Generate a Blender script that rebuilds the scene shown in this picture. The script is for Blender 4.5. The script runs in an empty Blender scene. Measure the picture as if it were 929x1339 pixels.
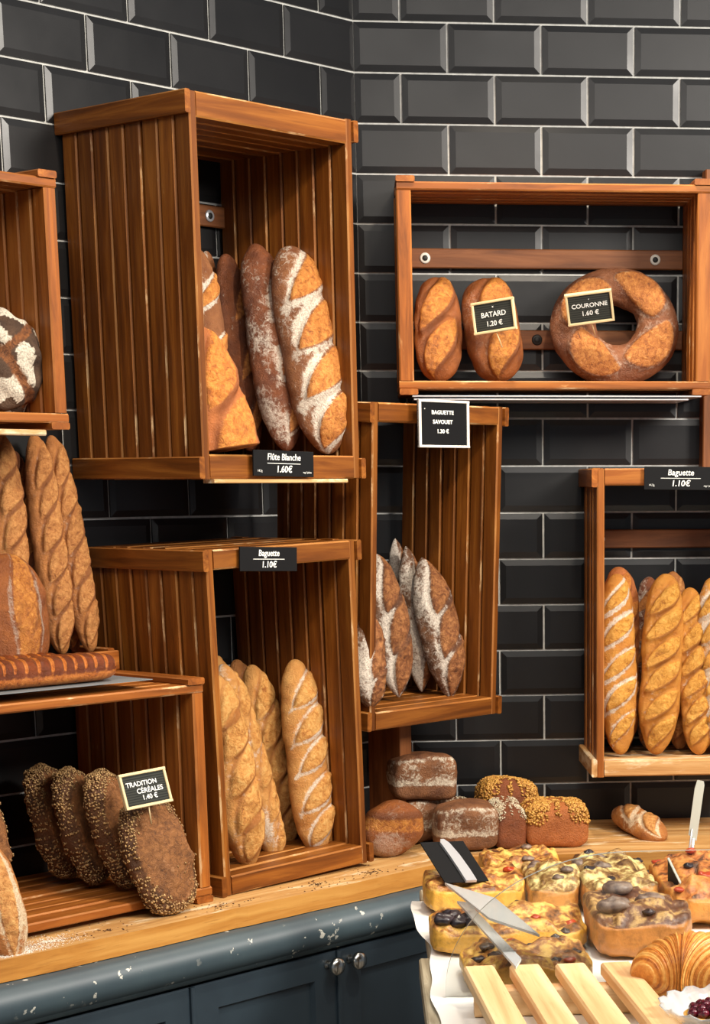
import bpy, bmesh, math, random
import numpy as np
from mathutils import Matrix, Vector

random.seed(7)
SC = bpy.context.scene
COL = SC.collection
PI = math.pi

# ------------------------------------------------------------------ camera
cam_data = bpy.data.cameras.new('camera')
cam = bpy.data.objects.new('camera', cam_data)
COL.objects.link(cam)
R3 = ((0.994894, -0.100885, -0.002938), (-0.023774, -0.205961, -0.978271), (0.098087, 0.973346, -0.207307))
CAMLOC = (-0.00969, -4.36902, 1.63876)
FPX = 2565.95
CXY = (734.84, 1171.49)
cam.matrix_world = Matrix(((R3[0][0], -R3[1][0], -R3[2][0], CAMLOC[0]),
                           (R3[0][1], -R3[1][1], -R3[2][1], CAMLOC[1]),
                           (R3[0][2], -R3[1][2], -R3[2][2], CAMLOC[2]),
                           (0, 0, 0, 1)))
cam_data.sensor_fit = 'VERTICAL'
cam_data.sensor_height = 36.0
cam_data.lens = FPX / 1339.0 * 36.0
cam_data.shift_x = (464.5 - CXY[0]) / 1339.0
cam_data.shift_y = (CXY[1] - 669.5) / 1339.0
cam_data.clip_start = 0.05
SC.camera = cam

# ------------------------------------------------------------------ world, lamps, exposure
W = bpy.data.worlds.new('world'); SC.world = W
W.use_nodes = True
W.node_tree.nodes['Background'].inputs[0].default_value = (0.80, 0.88, 1.0, 1)
W.node_tree.nodes['Background'].inputs[1].default_value = 0.22

def area(name, loc, target, size, power, col=(1, 1, 1), size_y=None):
    d = bpy.data.lights.new(name, 'AREA'); d.energy = power; d.color = col
    d.shape = 'RECTANGLE'; d.size = size; d.size_y = size_y or size
    o = bpy.data.objects.new(name, d); COL.objects.link(o)
    o.location = loc
    o.rotation_euler = (Vector(target) - Vector(loc)).to_track_quat('-Z', 'Y').to_euler()
    return o
def spot(name, loc, target, power, ang=70, blend=.6, rad=.06, col=(1, 1, 1)):
    d = bpy.data.lights.new(name, 'SPOT'); d.energy = power; d.color = col
    d.spot_size = math.radians(ang); d.spot_blend = blend; d.shadow_soft_size = rad
    o = bpy.data.objects.new(name, d); COL.objects.link(o); o.location = loc
    o.rotation_euler = (Vector(target) - Vector(loc)).to_track_quat('-Z', 'Y').to_euler()
    return o
WARM = (1.0, 0.86, 0.68); NEUT = (1.0, 0.93, 0.84)
area('ceiling_and_added_panel', (2.35, -2.55, 2.9), (0.0, -0.4, 1.3), 0.7, 112, NEUT)
area('ceiling_and_added_panel', (0.5, -2.75, 2.98), (0.35, -2.0, 0.0), 3.0, 62, NEUT, 1.3)  # broad panel added in place of a bright ceiling, for its reflection in the tiles
spot('ceiling_spot_lamp', (0.34, -0.52, 2.95), (0.50, -0.42, 0.9), 60, 90, .7, .04, WARM)
spot('ceiling_spot_lamp', (0.55, -1.75, 2.95), (-0.25, -0.55, 1.2), 70, 80, .7, .05, WARM)
SC.view_settings.view_transform = 'Standard'
SC.view_settings.look = 'None'
SC.view_settings.exposure = 0.12
SC.view_settings.gamma = 1.0
SC.view_settings.use_curve_mapping = False

# ------------------------------------------------------------------ helpers
def lin(r, g, b):
    f = lambda c: (c / 255 / 12.92) if c / 255 <= .04045 else ((c / 255 + .055) / 1.055) ** 2.4
    return (f(r), f(g), f(b), 1.0)
YAW_L = Matrix.Rotation(PI / 4, 4, 'Z')          # frame of the left wall: x to the right, y into the wall
FR = {'L': YAW_L, 'R': Matrix.Identity(4)}
def T(x, y, z): return Matrix.Translation((x, y, z))

def thing(name, label, cat, mat=Matrix.Identity(4), group=None):
    o = bpy.data.objects.new(name, None); COL.objects.link(o)
    o.empty_display_size = .05; o.matrix_world = mat
    o['label'] = label; o['category'] = cat
    if group: o['group'] = group
    return o
def tag(o, label, cat, group=None):
    o['label'] = label; o['category'] = cat
    if group: o['group'] = group
    return o
def link(name, me, parent=None, mat=Matrix.Identity(4), kind=None, label=None):
    o = bpy.data.objects.new(name, me); COL.objects.link(o)
    if parent is not None: o.parent = parent
    o.matrix_local = mat
    if kind: o['kind'] = kind
    if label: o['label'] = label
    return o
def setmat(me, *ms):
    for m in ms: me.materials.append(m)
    return me
def pymesh(name, v, f, mats=(), smooth=False, mi=None):
    me = bpy.data.meshes.new(name)
    me.from_pydata([tuple(map(float, p)) for p in v], [], f); me.validate(); 
    for m in mats: me.materials.append(m)
    if smooth: me.polygons.foreach_set('use_smooth', [True] * len(me.polygons))
    if mi is not None: me.polygons.foreach_set('material_index', mi)
    me.update(); return me
_stick = {}
def stick(L, w, t, mats, c=.0022, key=''):
    """chamfered board, length along x, width along y, thickness along z, centred; chamfers use the second material"""
    k = (round(L, 4), round(w, 4), round(t, 4), key, tuple(m.name for m in mats))
    if k in _stick: return _stick[k]
    w2, t2, l2 = w / 2, t / 2, L / 2
    c = min(c, w2 * .4, t2 * .4)
    sec = [(-w2 + c, -t2), (w2 - c, -t2), (w2, -t2 + c), (w2, t2 - c), (w2 - c, t2), (-w2 + c, t2), (-w2, t2 - c), (-w2, -t2 + c)]
    v = [(-l2, y, z) for y, z in sec] + [(l2, y, z) for y, z in sec]
    f = [[i, (i + 1) % 8, 8 + (i + 1) % 8, 8 + i] for i in range(8)] + [list(range(7, -1, -1)), list(range(8, 16))]
    mi = [1 if (i % 2 and len(mats) > 1) else 0 for i in range(8)] + [0, 0]
    me = pymesh('board', v, f, mats, False, mi)
    bmn = bmesh.new(); bmn.from_mesh(me); bmesh.ops.recalc_face_normals(bmn, faces=bmn.faces); bmn.to_mesh(me); bmn.free()
    _stick[k] = me
    return me
def prism(name, poly, z0, z1, mats):
    n = len(poly)
    v = [(x, y, z0) for x, y in poly] + [(x, y, z1) for x, y in poly]
    f = [[i, (i + 1) % n, n + (i + 1) % n, n + i] for i in range(n)] + [list(range(n - 1, -1, -1)), list(range(n, 2 * n))]
    me = pymesh(name, v, f, mats)
    b = bmesh.new(); b.from_mesh(me); bmesh.ops.recalc_face_normals(b, faces=b.faces); b.to_mesh(me); b.free()
    return me
def lathe(name, prof, n, mats, smooth=True):
    """profile [(r,z)] revolved about z"""
    v = []; f = []
    for r, z in prof:
        for i in range(n):
            a = 2 * PI * i / n; v.append((r * math.cos(a), r * math.sin(a), z))
    for j in range(len(prof) - 1):
        for i in range(n):
            f.append([j * n + i, j * n + (i + 1) % n, (j + 1) * n + (i + 1) % n, (j + 1) * n + i])
    f.append(list(range(n - 1, -1, -1))); f.append([(len(prof) - 1) * n + i for i in range(n)])
    return pymesh(name, v, f, mats, smooth)
def tube(name, pts, r, mats, n=8):
    v = []; f = []
    for k, p in enumerate(pts):
        p = Vector(p); a = Vector(pts[max(k - 1, 0)]); b = Vector(pts[min(k + 1, len(pts) - 1)])
        d = (b - a).normalized(); u = d.cross(Vector((0, 0, 1)) if abs(d.z) < .9 else Vector((1, 0, 0))).normalized(); w = d.cross(u)
        for i in range(n):
            t = 2 * PI * i / n; v.append(p + (u * math.cos(t) + w * math.sin(t)) * r)
    for k in range(len(pts) - 1):
        for i in range(n): f.append([k * n + i, k * n + (i + 1) % n, (k + 1) * n + (i + 1) % n, (k + 1) * n + i])
    f.append(list(range(n - 1, -1, -1))); f.append([(len(pts) - 1) * n + i for i in range(n)])
    return pymesh(name, v, f, mats, True)

# ------------------------------------------------------------------ materials
class NT:
    def __init__(s, name):
        s.m = bpy.data.materials.new(name); s.m.use_nodes = True
        s.t = s.m.node_tree; s.b = s.t.nodes['Principled BSDF']
    def n(s, kind, **kw):
        o = s.t.nodes.new(kind)
        for k, v in kw.items():
            if k.startswith('i_'): o.inputs[k[2:].replace('_', ' ')].default_value = v
            else: setattr(o, k, v)
        return o
    def l(s, a, b): s.t.links.new(a, b)
    def val(s, x, sock):
        if hasattr(x, 'links'): s.l(x, sock)
        else: sock.default_value = x
    def coord(s, which='Object', scale=(1, 1, 1), rnd=0.0):
        tc = s.n('ShaderNodeTexCoord'); mp = s.n('ShaderNodeMapping'); mp.inputs['Scale'].default_value = scale
        s.l(tc.outputs[which], mp.inputs['Vector'])
        if rnd:
            oi = s.n('ShaderNodeObjectInfo'); mu = s.n('ShaderNodeMath', operation='MULTIPLY'); mu.inputs[1].default_value = rnd
            s.l(oi.outputs['Random'], mu.inputs[0])
            cb = s.n('ShaderNodeCombineXYZ'); s.l(mu.outputs[0], cb.inputs[0]); s.l(mu.outputs[0], cb.inputs[1]); s.l(mu.outputs[0], cb.inputs[2])
            s.l(cb.outputs[0], mp.inputs['Location'])
        return mp.outputs[0]
    def noise(s, vec, scale, detail=4, rough=.55, dist=0.0):
        o = s.n('ShaderNodeTexNoise'); o.inputs['Scale'].default_value = scale; o.inputs['Detail'].default_value = detail
        o.inputs['Roughness'].default_value = rough; o.inputs['Distortion'].default_value = dist
        s.l(vec, o.inputs['Vector']); return o.outputs['Fac']
    def ramp(s, fac, stops):
        o = s.n('ShaderNodeValToRGB'); e = o.color_ramp.elements
        while len(e) < len(stops): e.new(.5)
        for i, (p, c) in enumerate(stops):
            e[i].position = p; e[i].color = c if len(c) == 4 else (*c, 1)
        s.l(fac, o.inputs[0]); return o.outputs[0]
    def step(s, fac, a, b):
        o = s.n('ShaderNodeMapRange', interpolation_type='SMOOTHSTEP'); o.inputs[1].default_value = a; o.inputs[2].default_value = b
        s.l(fac, o.inputs[0]); return o.outputs[0]
    def mix(s, fac, a, b, mode='MIX'):
        o = s.n('ShaderNodeMix', data_type='RGBA', blend_type=mode)
        s.val(fac, o.inputs[0]); s.val(a, o.inputs[6]); s.val(b, o.inputs[7]); return o.outputs[2]
    def math(s, op, a, b=0.0):
        o = s.n('ShaderNodeMath', operation=op); s.val(a, o.inputs[0]); s.val(b, o.inputs[1]); return o.outputs[0]
    def attr(s, name): return s.n('ShaderNodeAttribute', attribute_name=name).outputs['Fac']
    def rand(s): return s.n('ShaderNodeObjectInfo').outputs['Random']
    def bump(s, h, strength=.3, dist=.002):
        o = s.n('ShaderNodeBump'); o.inputs['Strength'].default_value = strength; o.inputs['Distance'].default_value = dist
        s.l(h, o.inputs['Height']); s.l(o.outputs[0], s.b.inputs['Normal'])
    def out(s, col=None, rough=None, metal=None, spec=None):
        if col is not None: s.val(col, s.b.inputs['Base Color'])
        if rough is not None: s.val(rough, s.b.inputs['Roughness'])
        if metal is not None: s.b.inputs['Metallic'].default_value = metal
        if spec is not None: s.b.inputs['Specular IOR Level'].default_value = spec
        return s.m

def plain(name, col, rough=.5, metal=0.0, spec=None): return NT(name).out(col, rough, metal, spec)

def wood(name, dark, mid, light, worn=None, worn_amt=0.0, rough=.5, grain=1.0, tint=.35):
    k = NT(name)
    v = k.coord('Object', (3.0 * grain, 42 * grain, 42 * grain), rnd=17.0)
    v2 = k.coord('Object', (1.2, 9, 9), rnd=31.0)
    g = k.noise(v, 1.0, 5, .6, .9); b = k.noise(v2, 1.0, 3, .5, .4)
    fine = k.noise(k.coord('Object', (14, 260, 260), rnd=11.0), 1.0, 3, .6)
    c = k.ramp(k.math('ADD', k.math('MULTIPLY', g, .7), k.math('MULTIPLY', b, .3)), [(.33, dark), (.50, mid), (.68, light)])
    c = k.mix(k.math('MULTIPLY', k.step(fine, .55, .75), .35), c, dark)
    r = k.rand()
    c = k.mix(k.math('MULTIPLY', r, tint), c, dark)
    if worn:
        w = k.noise(k.coord('Object', (9, 30, 30), rnd=5.0), 1.0, 5, .65)
        c = k.mix(k.math('MULTIPLY', k.step(w, .62 - worn_amt * .25, .74 - worn_amt * .2), .8), c, worn)
    k.bump(k.math('ADD', g, k.math('MULTIPLY', fine, .5)), .25, .0012)
    return k.out(c, rough, spec=.32)
M = {}
M['honey'] = wood('honey_wood', lin(76, 38, 11), lin(132, 74, 23), lin(176, 110, 42), lin(204, 150, 84), -.25, .40, 1.0, .5)
M['honey_edge'] = wood('honey_wood_worn_edge', lin(104, 58, 22), lin(168, 106, 48), lin(206, 148, 80), lin(226, 190, 140), .25, .5)
M['amber'] = wood('amber_wood', lin(100, 52, 18), lin(162, 92, 34), lin(198, 126, 54), lin(216, 166, 108), -.15, .42, 1.0, .4)
M['amber_edge'] = wood('amber_wood_worn_edge', lin(120, 66, 28), lin(182, 114, 56), lin(210, 152, 90), lin(230, 196, 150), .15, .5)
M['brown'] = wood('brown_stained_wood', lin(84, 46, 22), lin(128, 76, 40), lin(158, 100, 58), None, 0, .5)
M['pale'] = wood('pale_worn_wood', lin(146, 96, 50), lin(200, 150, 92), lin(226, 186, 130), lin(238, 220, 186), .6, .55)
M['counter'] = wood('counter_pine', lin(140, 92, 46), lin(206, 158, 96), lin(232, 196, 136), lin(240, 222, 186), .25, .5, .9, .25)
M['counter_edge'] = wood('counter_pine_edge', lin(140, 84, 30), lin(190, 130, 58), lin(214, 160, 84), None, 0, .5, .6, .0)
M['pine'] = wood('raw_pine', lin(190, 130, 78), lin(228, 188, 134), lin(242, 214, 168), lin(176, 96, 58), -.12, .6, .55, .2)
M['grey_board'] = wood('weathered_board', lin(110, 98, 78), lin(156, 144, 120), lin(186, 176, 152), lin(206, 200, 182), .2, .7, 1, 0)

def m_tile():
    k = NT('black_glazed_tile')
    n = k.noise(k.coord('Object', (9, 9, 9), rnd=9.0), 1.0, 3)
    k.out(k.mix(k.rand(), lin(24, 24, 25), lin(31, 31, 32)), k.math('ADD', .26, k.math('MULTIPLY', n, .16)), spec=.38)
    k.bump(n, .12, .004)
    return k.m
M['tile'] = m_tile()
def m_grout():
    k = NT('pale_grout'); n = k.noise(k.coord('Object'), 60, 4)
    return k.out(k.ramp(n, [(.3, lin(178, 178, 174)), (.7, lin(214, 214, 208))]), .9)
M['grout'] = m_grout()
def m_paint():
    k = NT('blue_grey_paint'); n = k.noise(k.coord('Object'), 9, 4); f = k.noise(k.coord('Object'), 160, 3)
    c = k.ramp(n, [(.3, lin(38, 49, 58)), (.7, lin(46, 59, 68))])
    k.bump(f, .06, .001)
    return k.out(c, .38)
M['paint'] = m_paint()
def m_paint_worn():
    k = NT('chipped_blue_grey_paint'); n = k.noise(k.coord('Object'), 9, 4)
    c = k.ramp(n, [(.3, lin(56, 70, 78)), (.7, lin(66, 82, 88))])
    a = k.noise(k.coord('Object'), 38, 5, .6); b = k.noise(k.coord('Object'), 5, 2)
    chips = k.math('MULTIPLY', k.step(a, .635, .655), k.step(b, .42, .55))
    scuff = k.math('MULTIPLY', k.step(k.noise(k.coord('Object'), 70, 4, .7), .60, .72), k.step(k.noise(k.coord('Object'), 3.0, 2), .56, .68))
    c = k.mix(k.math('MULTIPLY', scuff, .6), c, lin(150, 158, 156)); c = k.mix(chips, c, lin(206, 204, 192))
    return k.out(c, .46)
M['paint_worn'] = m_paint_worn()
M['chrome'] = plain('brushed_chrome', lin(200, 198, 192), .22, 1.0)
M['steel'] = plain('polished_steel', lin(214, 216, 220), .28, .55)
M['black_card'] = plain('black_card', lin(14, 14, 16), .7, 0.0, .2)
M['white_print'] = plain('white_print', lin(238, 238, 232), .6)
M['dark'] = plain('dark_screw', lin(22, 20, 18), .6)
M['washer'] = plain('white_washer', lin(225, 220, 208), .5)
M['cream_frame'] = plain('cream_wood_frame', lin(226, 204, 156), .55)
M['white_frame'] = plain('white_frame', lin(236, 230, 220), .5)
M['felt'] = plain('grey_felt_board', lin(52, 54, 48), .9)
M['felt_line'] = plain('dark_felt_groove', lin(24, 25, 23), .9)
M['paper'] = plain('white_baking_paper', lin(238, 238, 234), .8)
M['grey_paper'] = plain('grey_paper', lin(120, 124, 126), .6)
M['grey_card'] = plain('pale_grey_card', lin(176, 178, 166), .5)

def m_glass(name, tint, milk=0.0):
    k = NT(name); t = k.t; t.nodes.remove(k.b)
    tr = k.n('ShaderNodeBsdfTransparent'); tr.inputs[0].default_value = tint
    gl = k.n('ShaderNodeBsdfGlossy'); gl.inputs['Roughness'].default_value = .03
    fr = k.n('ShaderNodeFresnel'); fr.inputs[0].default_value = 1.45
    mx = k.n('ShaderNodeMixShader'); k.l(fr.outputs[0], mx.inputs[0]); k.l(tr.outputs[0], mx.inputs[1]); k.l(gl.outputs[0], mx.inputs[2])
    if milk:
        df = k.n('ShaderNodeBsdfDiffuse'); df.inputs[0].default_value = lin(246, 247, 246)
        m2 = k.n('ShaderNodeMixShader'); m2.inputs[0].default_value = milk; k.l(mx.outputs[0], m2.inputs[1]); k.l(df.outputs[0], m2.inputs[2]); mx = m2
    k.l(mx.outputs[0], t.nodes['Material Output'].inputs[0]); return k.m
M['glass'] = m_glass('clear_glass', (.93, .95, .95, 1))
M['acrylic'] = m_glass('clear_acrylic', (.96, .97, .97, 1), .26)
M['glass_edge'] = plain('polished_glass_edge', lin(150, 160, 156), .15)
M['acrylic_edge'] = plain('acrylic_edge', lin(226, 226, 222), .3)

def m_crust(name, crust, crust2, gold, gold2, earc, flourc=lin(232, 222, 204), flour=1.0, rough=.55):
    """crust outside the cuts, golden crumb inside the cuts, dark ridge at the cut's lip, flour where the dough was dusted"""
    k = NT(name)
    o = k.coord('Object', (1, 1, 1), rnd=3.0)
    n1 = k.noise(o, 28, 5, .6); n2 = k.noise(o, 105, 6, .7, .8); n3 = k.noise(o, 300, 4, .75)
    score = k.attr('score'); ear = k.attr('ear'); fl = k.attr('flour')
    c = k.ramp(n1, [(.32, crust2), (.66, crust)])
    g = k.ramp(k.math('ADD', k.math('MULTIPLY', n2, .75), k.math('MULTIPLY', n1, .25)), [(.34, earc), (.46, gold2), (.62, gold)])
    c = k.mix(k.step(k.math('ADD', score, k.math('MULTIPLY', k.math('SUBTRACT', n2, .5), .8)), .3, .65), c, g)
    c = k.mix(k.math('MULTIPLY', k.step(ear, .25, .9), .8), c, earc)
    fm = k.step(k.math('ADD', k.math('MULTIPLY', fl, 1.0), k.math('MULTIPLY', k.math('SUBTRACT', n2, .5), 2.2)), .34, .92)
    fm = k.math('MULTIPLY', fm, k.math('ADD', .45, k.math('MULTIPLY', k.step(n3, .35, .6), .55)))
    c = k.mix(k.math('MULTIPLY', fm, flour), c, flourc)
    pits = k.step(n3, .64, .74)
    c = k.mix(k.math('MULTIPLY', pits, k.math('MULTIPLY', score, .55)), c, earc)
    k.bump(k.math('ADD', k.math('MULTIPLY', n2, 1.0), k.math('MULTIPLY', n3, .7)), .85, .0045)
    return k.out(c, rough)
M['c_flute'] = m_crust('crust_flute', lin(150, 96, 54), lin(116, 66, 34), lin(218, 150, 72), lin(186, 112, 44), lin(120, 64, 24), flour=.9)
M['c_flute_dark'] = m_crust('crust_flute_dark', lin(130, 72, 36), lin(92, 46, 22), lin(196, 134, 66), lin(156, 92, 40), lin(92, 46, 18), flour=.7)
M['c_orange'] = m_crust('crust_orange', lin(190, 112, 56), lin(160, 88, 38), lin(218, 148, 62), lin(190, 110, 38), lin(132, 68, 22), flour=.25)
M['c_bag'] = m_crust('crust_golden', lin(218, 160, 88), lin(192, 126, 58), lin(228, 178, 104), lin(204, 140, 66), lin(150, 86, 28), flour=.85)
M['c_bag_h'] = m_crust('crust_bright_golden', lin(214, 148, 60), lin(184, 112, 36), lin(226, 170, 80), lin(198, 134, 44), lin(146, 84, 22), flour=.9)
M['c_bag_t'] = m_crust('crust_brown_golden', lin(186, 122, 62), lin(152, 92, 42), lin(208, 148, 84), lin(174, 112, 56), lin(122, 68, 28), flour=.35)
M['c_rustic'] = m_crust('crust_rustic', lin(126, 82, 50), lin(84, 52, 30), lin(176, 118, 66), lin(128, 74, 34), lin(76, 40, 18), lin(226, 214, 198), 1.0, .65)
M['c_batard'] = m_crust('crust_batard', lin(160, 92, 40), lin(122, 64, 26), lin(208, 140, 62), lin(172, 102, 38), lin(112, 58, 20), flour=.35, rough=.45)
M['c_ring'] = m_crust('crust_ring', lin(146, 92, 58), lin(110, 62, 36), lin(200, 134, 66), lin(164, 96, 40), lin(104, 54, 22), lin(206, 186, 166), .55, .5)
M['c_tin'] = m_crust('crust_tin_loaf', lin(142, 92, 54), lin(98, 58, 32), lin(132, 80, 44), lin(98, 56, 30), lin(64, 36, 20), lin(222, 208, 184), 1.0, .6)
M['c_demi'] = m_crust('crust_floury_roll', lin(196, 130, 64), lin(158, 92, 40), lin(224, 170, 100), lin(194, 130, 66), lin(140, 82, 34), lin(236, 216, 180), .9)
M['c_seeded'] = m_crust('crust_seeded', lin(112, 70, 36), lin(74, 44, 22), lin(164, 108, 58), lin(128, 80, 40), lin(84, 50, 24), flour=.25, rough=.6)
M['c_brown'] = m_crust('crust_red_brown', lin(142, 76, 36), lin(108, 54, 24), lin(150, 84, 40), lin(118, 62, 28), lin(80, 40, 18), flour=.2)
M['c_boule'] = m_crust('crust_dark_boule', lin(92, 66, 46), lin(58, 40, 28), lin(150, 92, 46), lin(110, 64, 32), lin(66, 38, 20), lin(238, 226, 204), 1.0, .7)
M['c_brioche'] = m_crust('crust_glazed_brioche', lin(134, 62, 20), lin(98, 42, 14), lin(214, 132, 54), lin(188, 104, 36), lin(120, 54, 16), flour=.0, rough=.25)
M['seed'] = NT('sesame_seed'); _k = M['seed']; M['seed'] = _k.out(_k.ramp(_k.noise(_k.coord('Object'), 240, 2), [(.35, lin(120, 84, 48)), (.65, lin(206, 168, 112))]), .5)
M['seed_gold'] = NT('golden_seed'); _k = M['seed_gold']; M['seed_gold'] = _k.out(_k.ramp(_k.noise(_k.coord('Object'), 200, 2), [(.35, lin(150, 92, 30)), (.65, lin(224, 172, 84))]), .45)
M['seed_white'] = NT('pale_seed'); _k = M['seed_white']; M['seed_white'] = _k.out(_k.ramp(_k.noise(_k.coord('Object'), 240, 2), [(.35, lin(170, 150, 116)), (.65, lin(232, 220, 192))]), .5)

# ------------------------------------------------------------------ dough shapes (numpy)
def waves(P, freq, seed, n=14):
    r = np.random.default_rng(seed); d = r.normal(size=(n, 3)); d /= np.linalg.norm(d, axis=1)[:, None]
    ph = r.uniform(0, 2 * PI, n); fr = freq * r.uniform(.6, 1.5, n)
    return np.sin((P @ d.T) * fr + ph).sum(1) / math.sqrt(n)
def sst(x, a, b):
    t = np.clip((x - a) / (b - a), 0, 1); return t * t * (3 - 2 * t)
def grid_faces(nt, na):
    i = np.arange(nt - 1)[:, None]; j = np.arange(na)[None, :]; j2 = (j + 1) % na
    q = np.stack([i * na + j, i * na + j2, (i + 1) * na + j2, (i + 1) * na + j], -1).reshape(-1, 4)
    return q
def np_mesh(name, V, Q, mats, attrs=None, caps=None):
    me = bpy.data.meshes.new(name)
    faces = Q.tolist()
    if caps: faces += caps
    me.from_pydata(V.tolist(), [], faces)
    for m in mats: me.materials.append(m)
    me.polygons.foreach_set('use_smooth', [True] * len(me.polygons))
    for k, a in (attrs or {}).items():
        at = me.attributes.new(k, 'FLOAT', 'POINT'); at.data.foreach_set('value', np.ascontiguousarray(a, dtype=np.float32))
    me.update(); return me

def loaf(L, Rw, seed, mat, n=5, alpha=32, la=.17, lb=.55, belly=.16, ear=.12, groove=.10, ky=.85, p=3.2, q=2.0,
         side=0.0, flour=.5, side_flour=.3, bend=0.0, lump=.04, nt=150, na=72, off=0.0, cut=0.0, taper=0.0, fb=.4):
    """a loaf standing along +z, its cut face looking to -y.  la: half length of a cut / L, lb: half width of a cut / R"""
    rng = np.random.default_rng(seed)
    u = np.linspace(0, 1, nt); t = .5 - .5 * np.cos(PI * u); t = .55 * t + .45 * u
    t = cut + (1 - cut) * t
    th = np.linspace(-PI, PI, na, endpoint=False)
    TT, TH = np.meshgrid(t, th, indexing='ij'); TT = TT.ravel(); TH = TH.ravel()
    prof = np.clip(1 - np.abs(2 * TT - 1) ** p, 0, 1) ** (1 / q) * (1 + taper * (.5 - TT))
    s, c = np.sin(TH), np.cos(TH)
    D = np.stack([s, -c * ky, np.zeros_like(s)], 1)
    D[:, 1] = np.where(D[:, 1] > 0, D[:, 1] * .75, D[:, 1])
    score = np.zeros_like(TT); earm = np.zeros_like(TT); gro = np.zeros_like(TT); fl = np.zeros_like(TT); near = np.full_like(TT, 9.)
    a = math.radians(alpha); v = TH * Rw * .95 - off * Rw
    lah = la * L; lbh = lb * Rw
    for k in range(n):
        tc = .06 + .88 * (k + .5) / n + rng.normal() * .008
        w = (TT - tc) * L
        pp = w * math.cos(a) + v * math.sin(a); qq = -w * math.sin(a) + v * math.cos(a)
        l_ = lah * rng.uniform(.92, 1.08); b_ = lbh * rng.uniform(.88, 1.1)
        half = b_ * np.clip(1 - (pp / l_) ** 2, 0, 1) ** .8
        m = sst(half - np.abs(qq), 0, b_ * .45); on = (np.abs(pp) < l_)
        score = np.maximum(score, m)
        ramp_ = np.clip(half / b_, 0, 1)
        e = np.exp(-((qq - half * .92) / (b_ * .2)) ** 2) * on * ramp_
        g = np.exp(-((qq + half * 1.0) / (b_ * .22)) ** 2) * on * ramp_
        earm = np.maximum(earm, e); gro = np.maximum(gro, g)
        near = np.minimum(near, np.where(on | (np.abs(pp) < 1.25 * l_), np.abs(np.abs(qq) - half) / b_, 9.))
    front = sst(c, -.15, .35)
    score *= front; earm *= front; gro *= front
    P0 = np.stack([D[:, 0] * prof * Rw, D[:, 1] * prof * Rw, TT * L], 1)
    band = np.exp(-(near / fb) ** 2) * (1 - score)
    blot = .5 + .5 * waves(P0, 60, seed + 5)
    fl = flour * band * (.55 + .45 * blot) + side_flour * sst(-s * .8 + .2 * c, .1, .7) * (1 - score) * (.5 + .7 * blot) + side * (1 - score) * blot
    disp = Rw * (belly * score + ear * earm - groove * gro)
    disp += Rw * lump * waves(P0, 2.2 / Rw, seed + 1) + Rw * .018 * waves(P0, 9 / Rw, seed + 2) + Rw * .035 * score * waves(P0, 6 / Rw, seed + 3) + Rw * .022 * score * waves(P0, 15 / Rw, seed + 4)
    rr = prof * Rw + disp * np.minimum(1, prof * 1.6)
    V = np.stack([D[:, 0] * rr, D[:, 1] * rr, (TT - cut) * L], 1)
    V[:, 0] += bend * np.sin(PI * TT) * Rw
    caps = [list(range(na - 1, -1, -1)), [(nt - 1) * na + i for i in range(na)]]
    return np_mesh('loaf', V, grid_faces(nt, na), [mat], {'score': score, 'ear': np.clip(earm + gro * .7, 0, 1), 'flour': np.clip(fl, 0, 1.3)}, caps)

def spw(x, e): return np.sign(x) * np.abs(x) ** e
def blob(a, b, c, e1, e2, seed, mat, fn=None, n1=56, n2=88, lump=.03, fine=.01):
    """superellipsoid centred on the origin, half sizes a,b,c; fn(V, N) may return displacement and attributes"""
    ph = np.linspace(-PI / 2, PI / 2, n1); la = np.linspace(-PI, PI, n2, endpoint=False)
    PH, LA = np.meshgrid(ph, la, indexing='ij'); PH = PH.ravel(); LA = LA.ravel()
    V = np.stack([a * spw(np.cos(PH), e1) * spw(np.cos(LA), e2), b * spw(np.cos(PH), e1) * spw(np.sin(LA), e2), c * spw(np.sin(PH), e1)], 1)
    N = V / np.array([a * a, b * b, c * c]); N /= np.linalg.norm(N, axis=1)[:, None] + 1e-9
    m = min(a, b, c)
    d = m * lump * waves(V, 2.4 / m, seed) + m * fine * waves(V, 9 / m, seed + 1)
    at = {'score': np.zeros(len(V)), 'ear': np.zeros(len(V)), 'flour': np.zeros(len(V))}
    if fn:
        d2, at2 = fn(V, N); d = d + d2; at.update(at2)
    V2 = V + N * d[:, None]
    caps = []
    return np_mesh('loaf', V2, grid_faces(n1, n2), [mat], at), V2, N
def seeds(name, V, N, mask, count, size, mat, seed, parent, mtx=Matrix.Identity(4)):
    r = np.random.default_rng(seed); w = np.clip(mask, 0, None); w = w / w.sum()
    idx = r.choice(len(V), count, p=w)
    oc = np.array([(1, 0, 0), (-1, 0, 0), (0, .62, 0), (0, -.62, 0), (0, 0, .4), (0, 0, -.4)])
    of = np.array([(0, 2, 4), (2, 1, 4), (1, 3, 4), (3, 0, 4), (2, 0, 5), (1, 2, 5), (3, 1, 5), (0, 3, 5)])
    vs = []; fs = []
    for k, i in enumerate(idx):
        n = N[i]; t = r.normal(size=3); t -= n * (t @ n); t /= np.linalg.norm(t) + 1e-9; b = np.cross(n, t)
        sc = size * r.uniform(.7, 1.25)
        vs.append(V[i] + n * sc * .25 + r.normal(size=3) * size * .5 * (1 - np.abs(n)) + sc * (oc[:, :1] * t + oc[:, 1:2] * b + oc[:, 2:] * n)); fs.append(of + 6 * k)
    me = np_mesh(name, np.concatenate(vs), np.concatenate(fs), [mat])
    return link(name, me, parent, mtx, kind='stuff')
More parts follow.
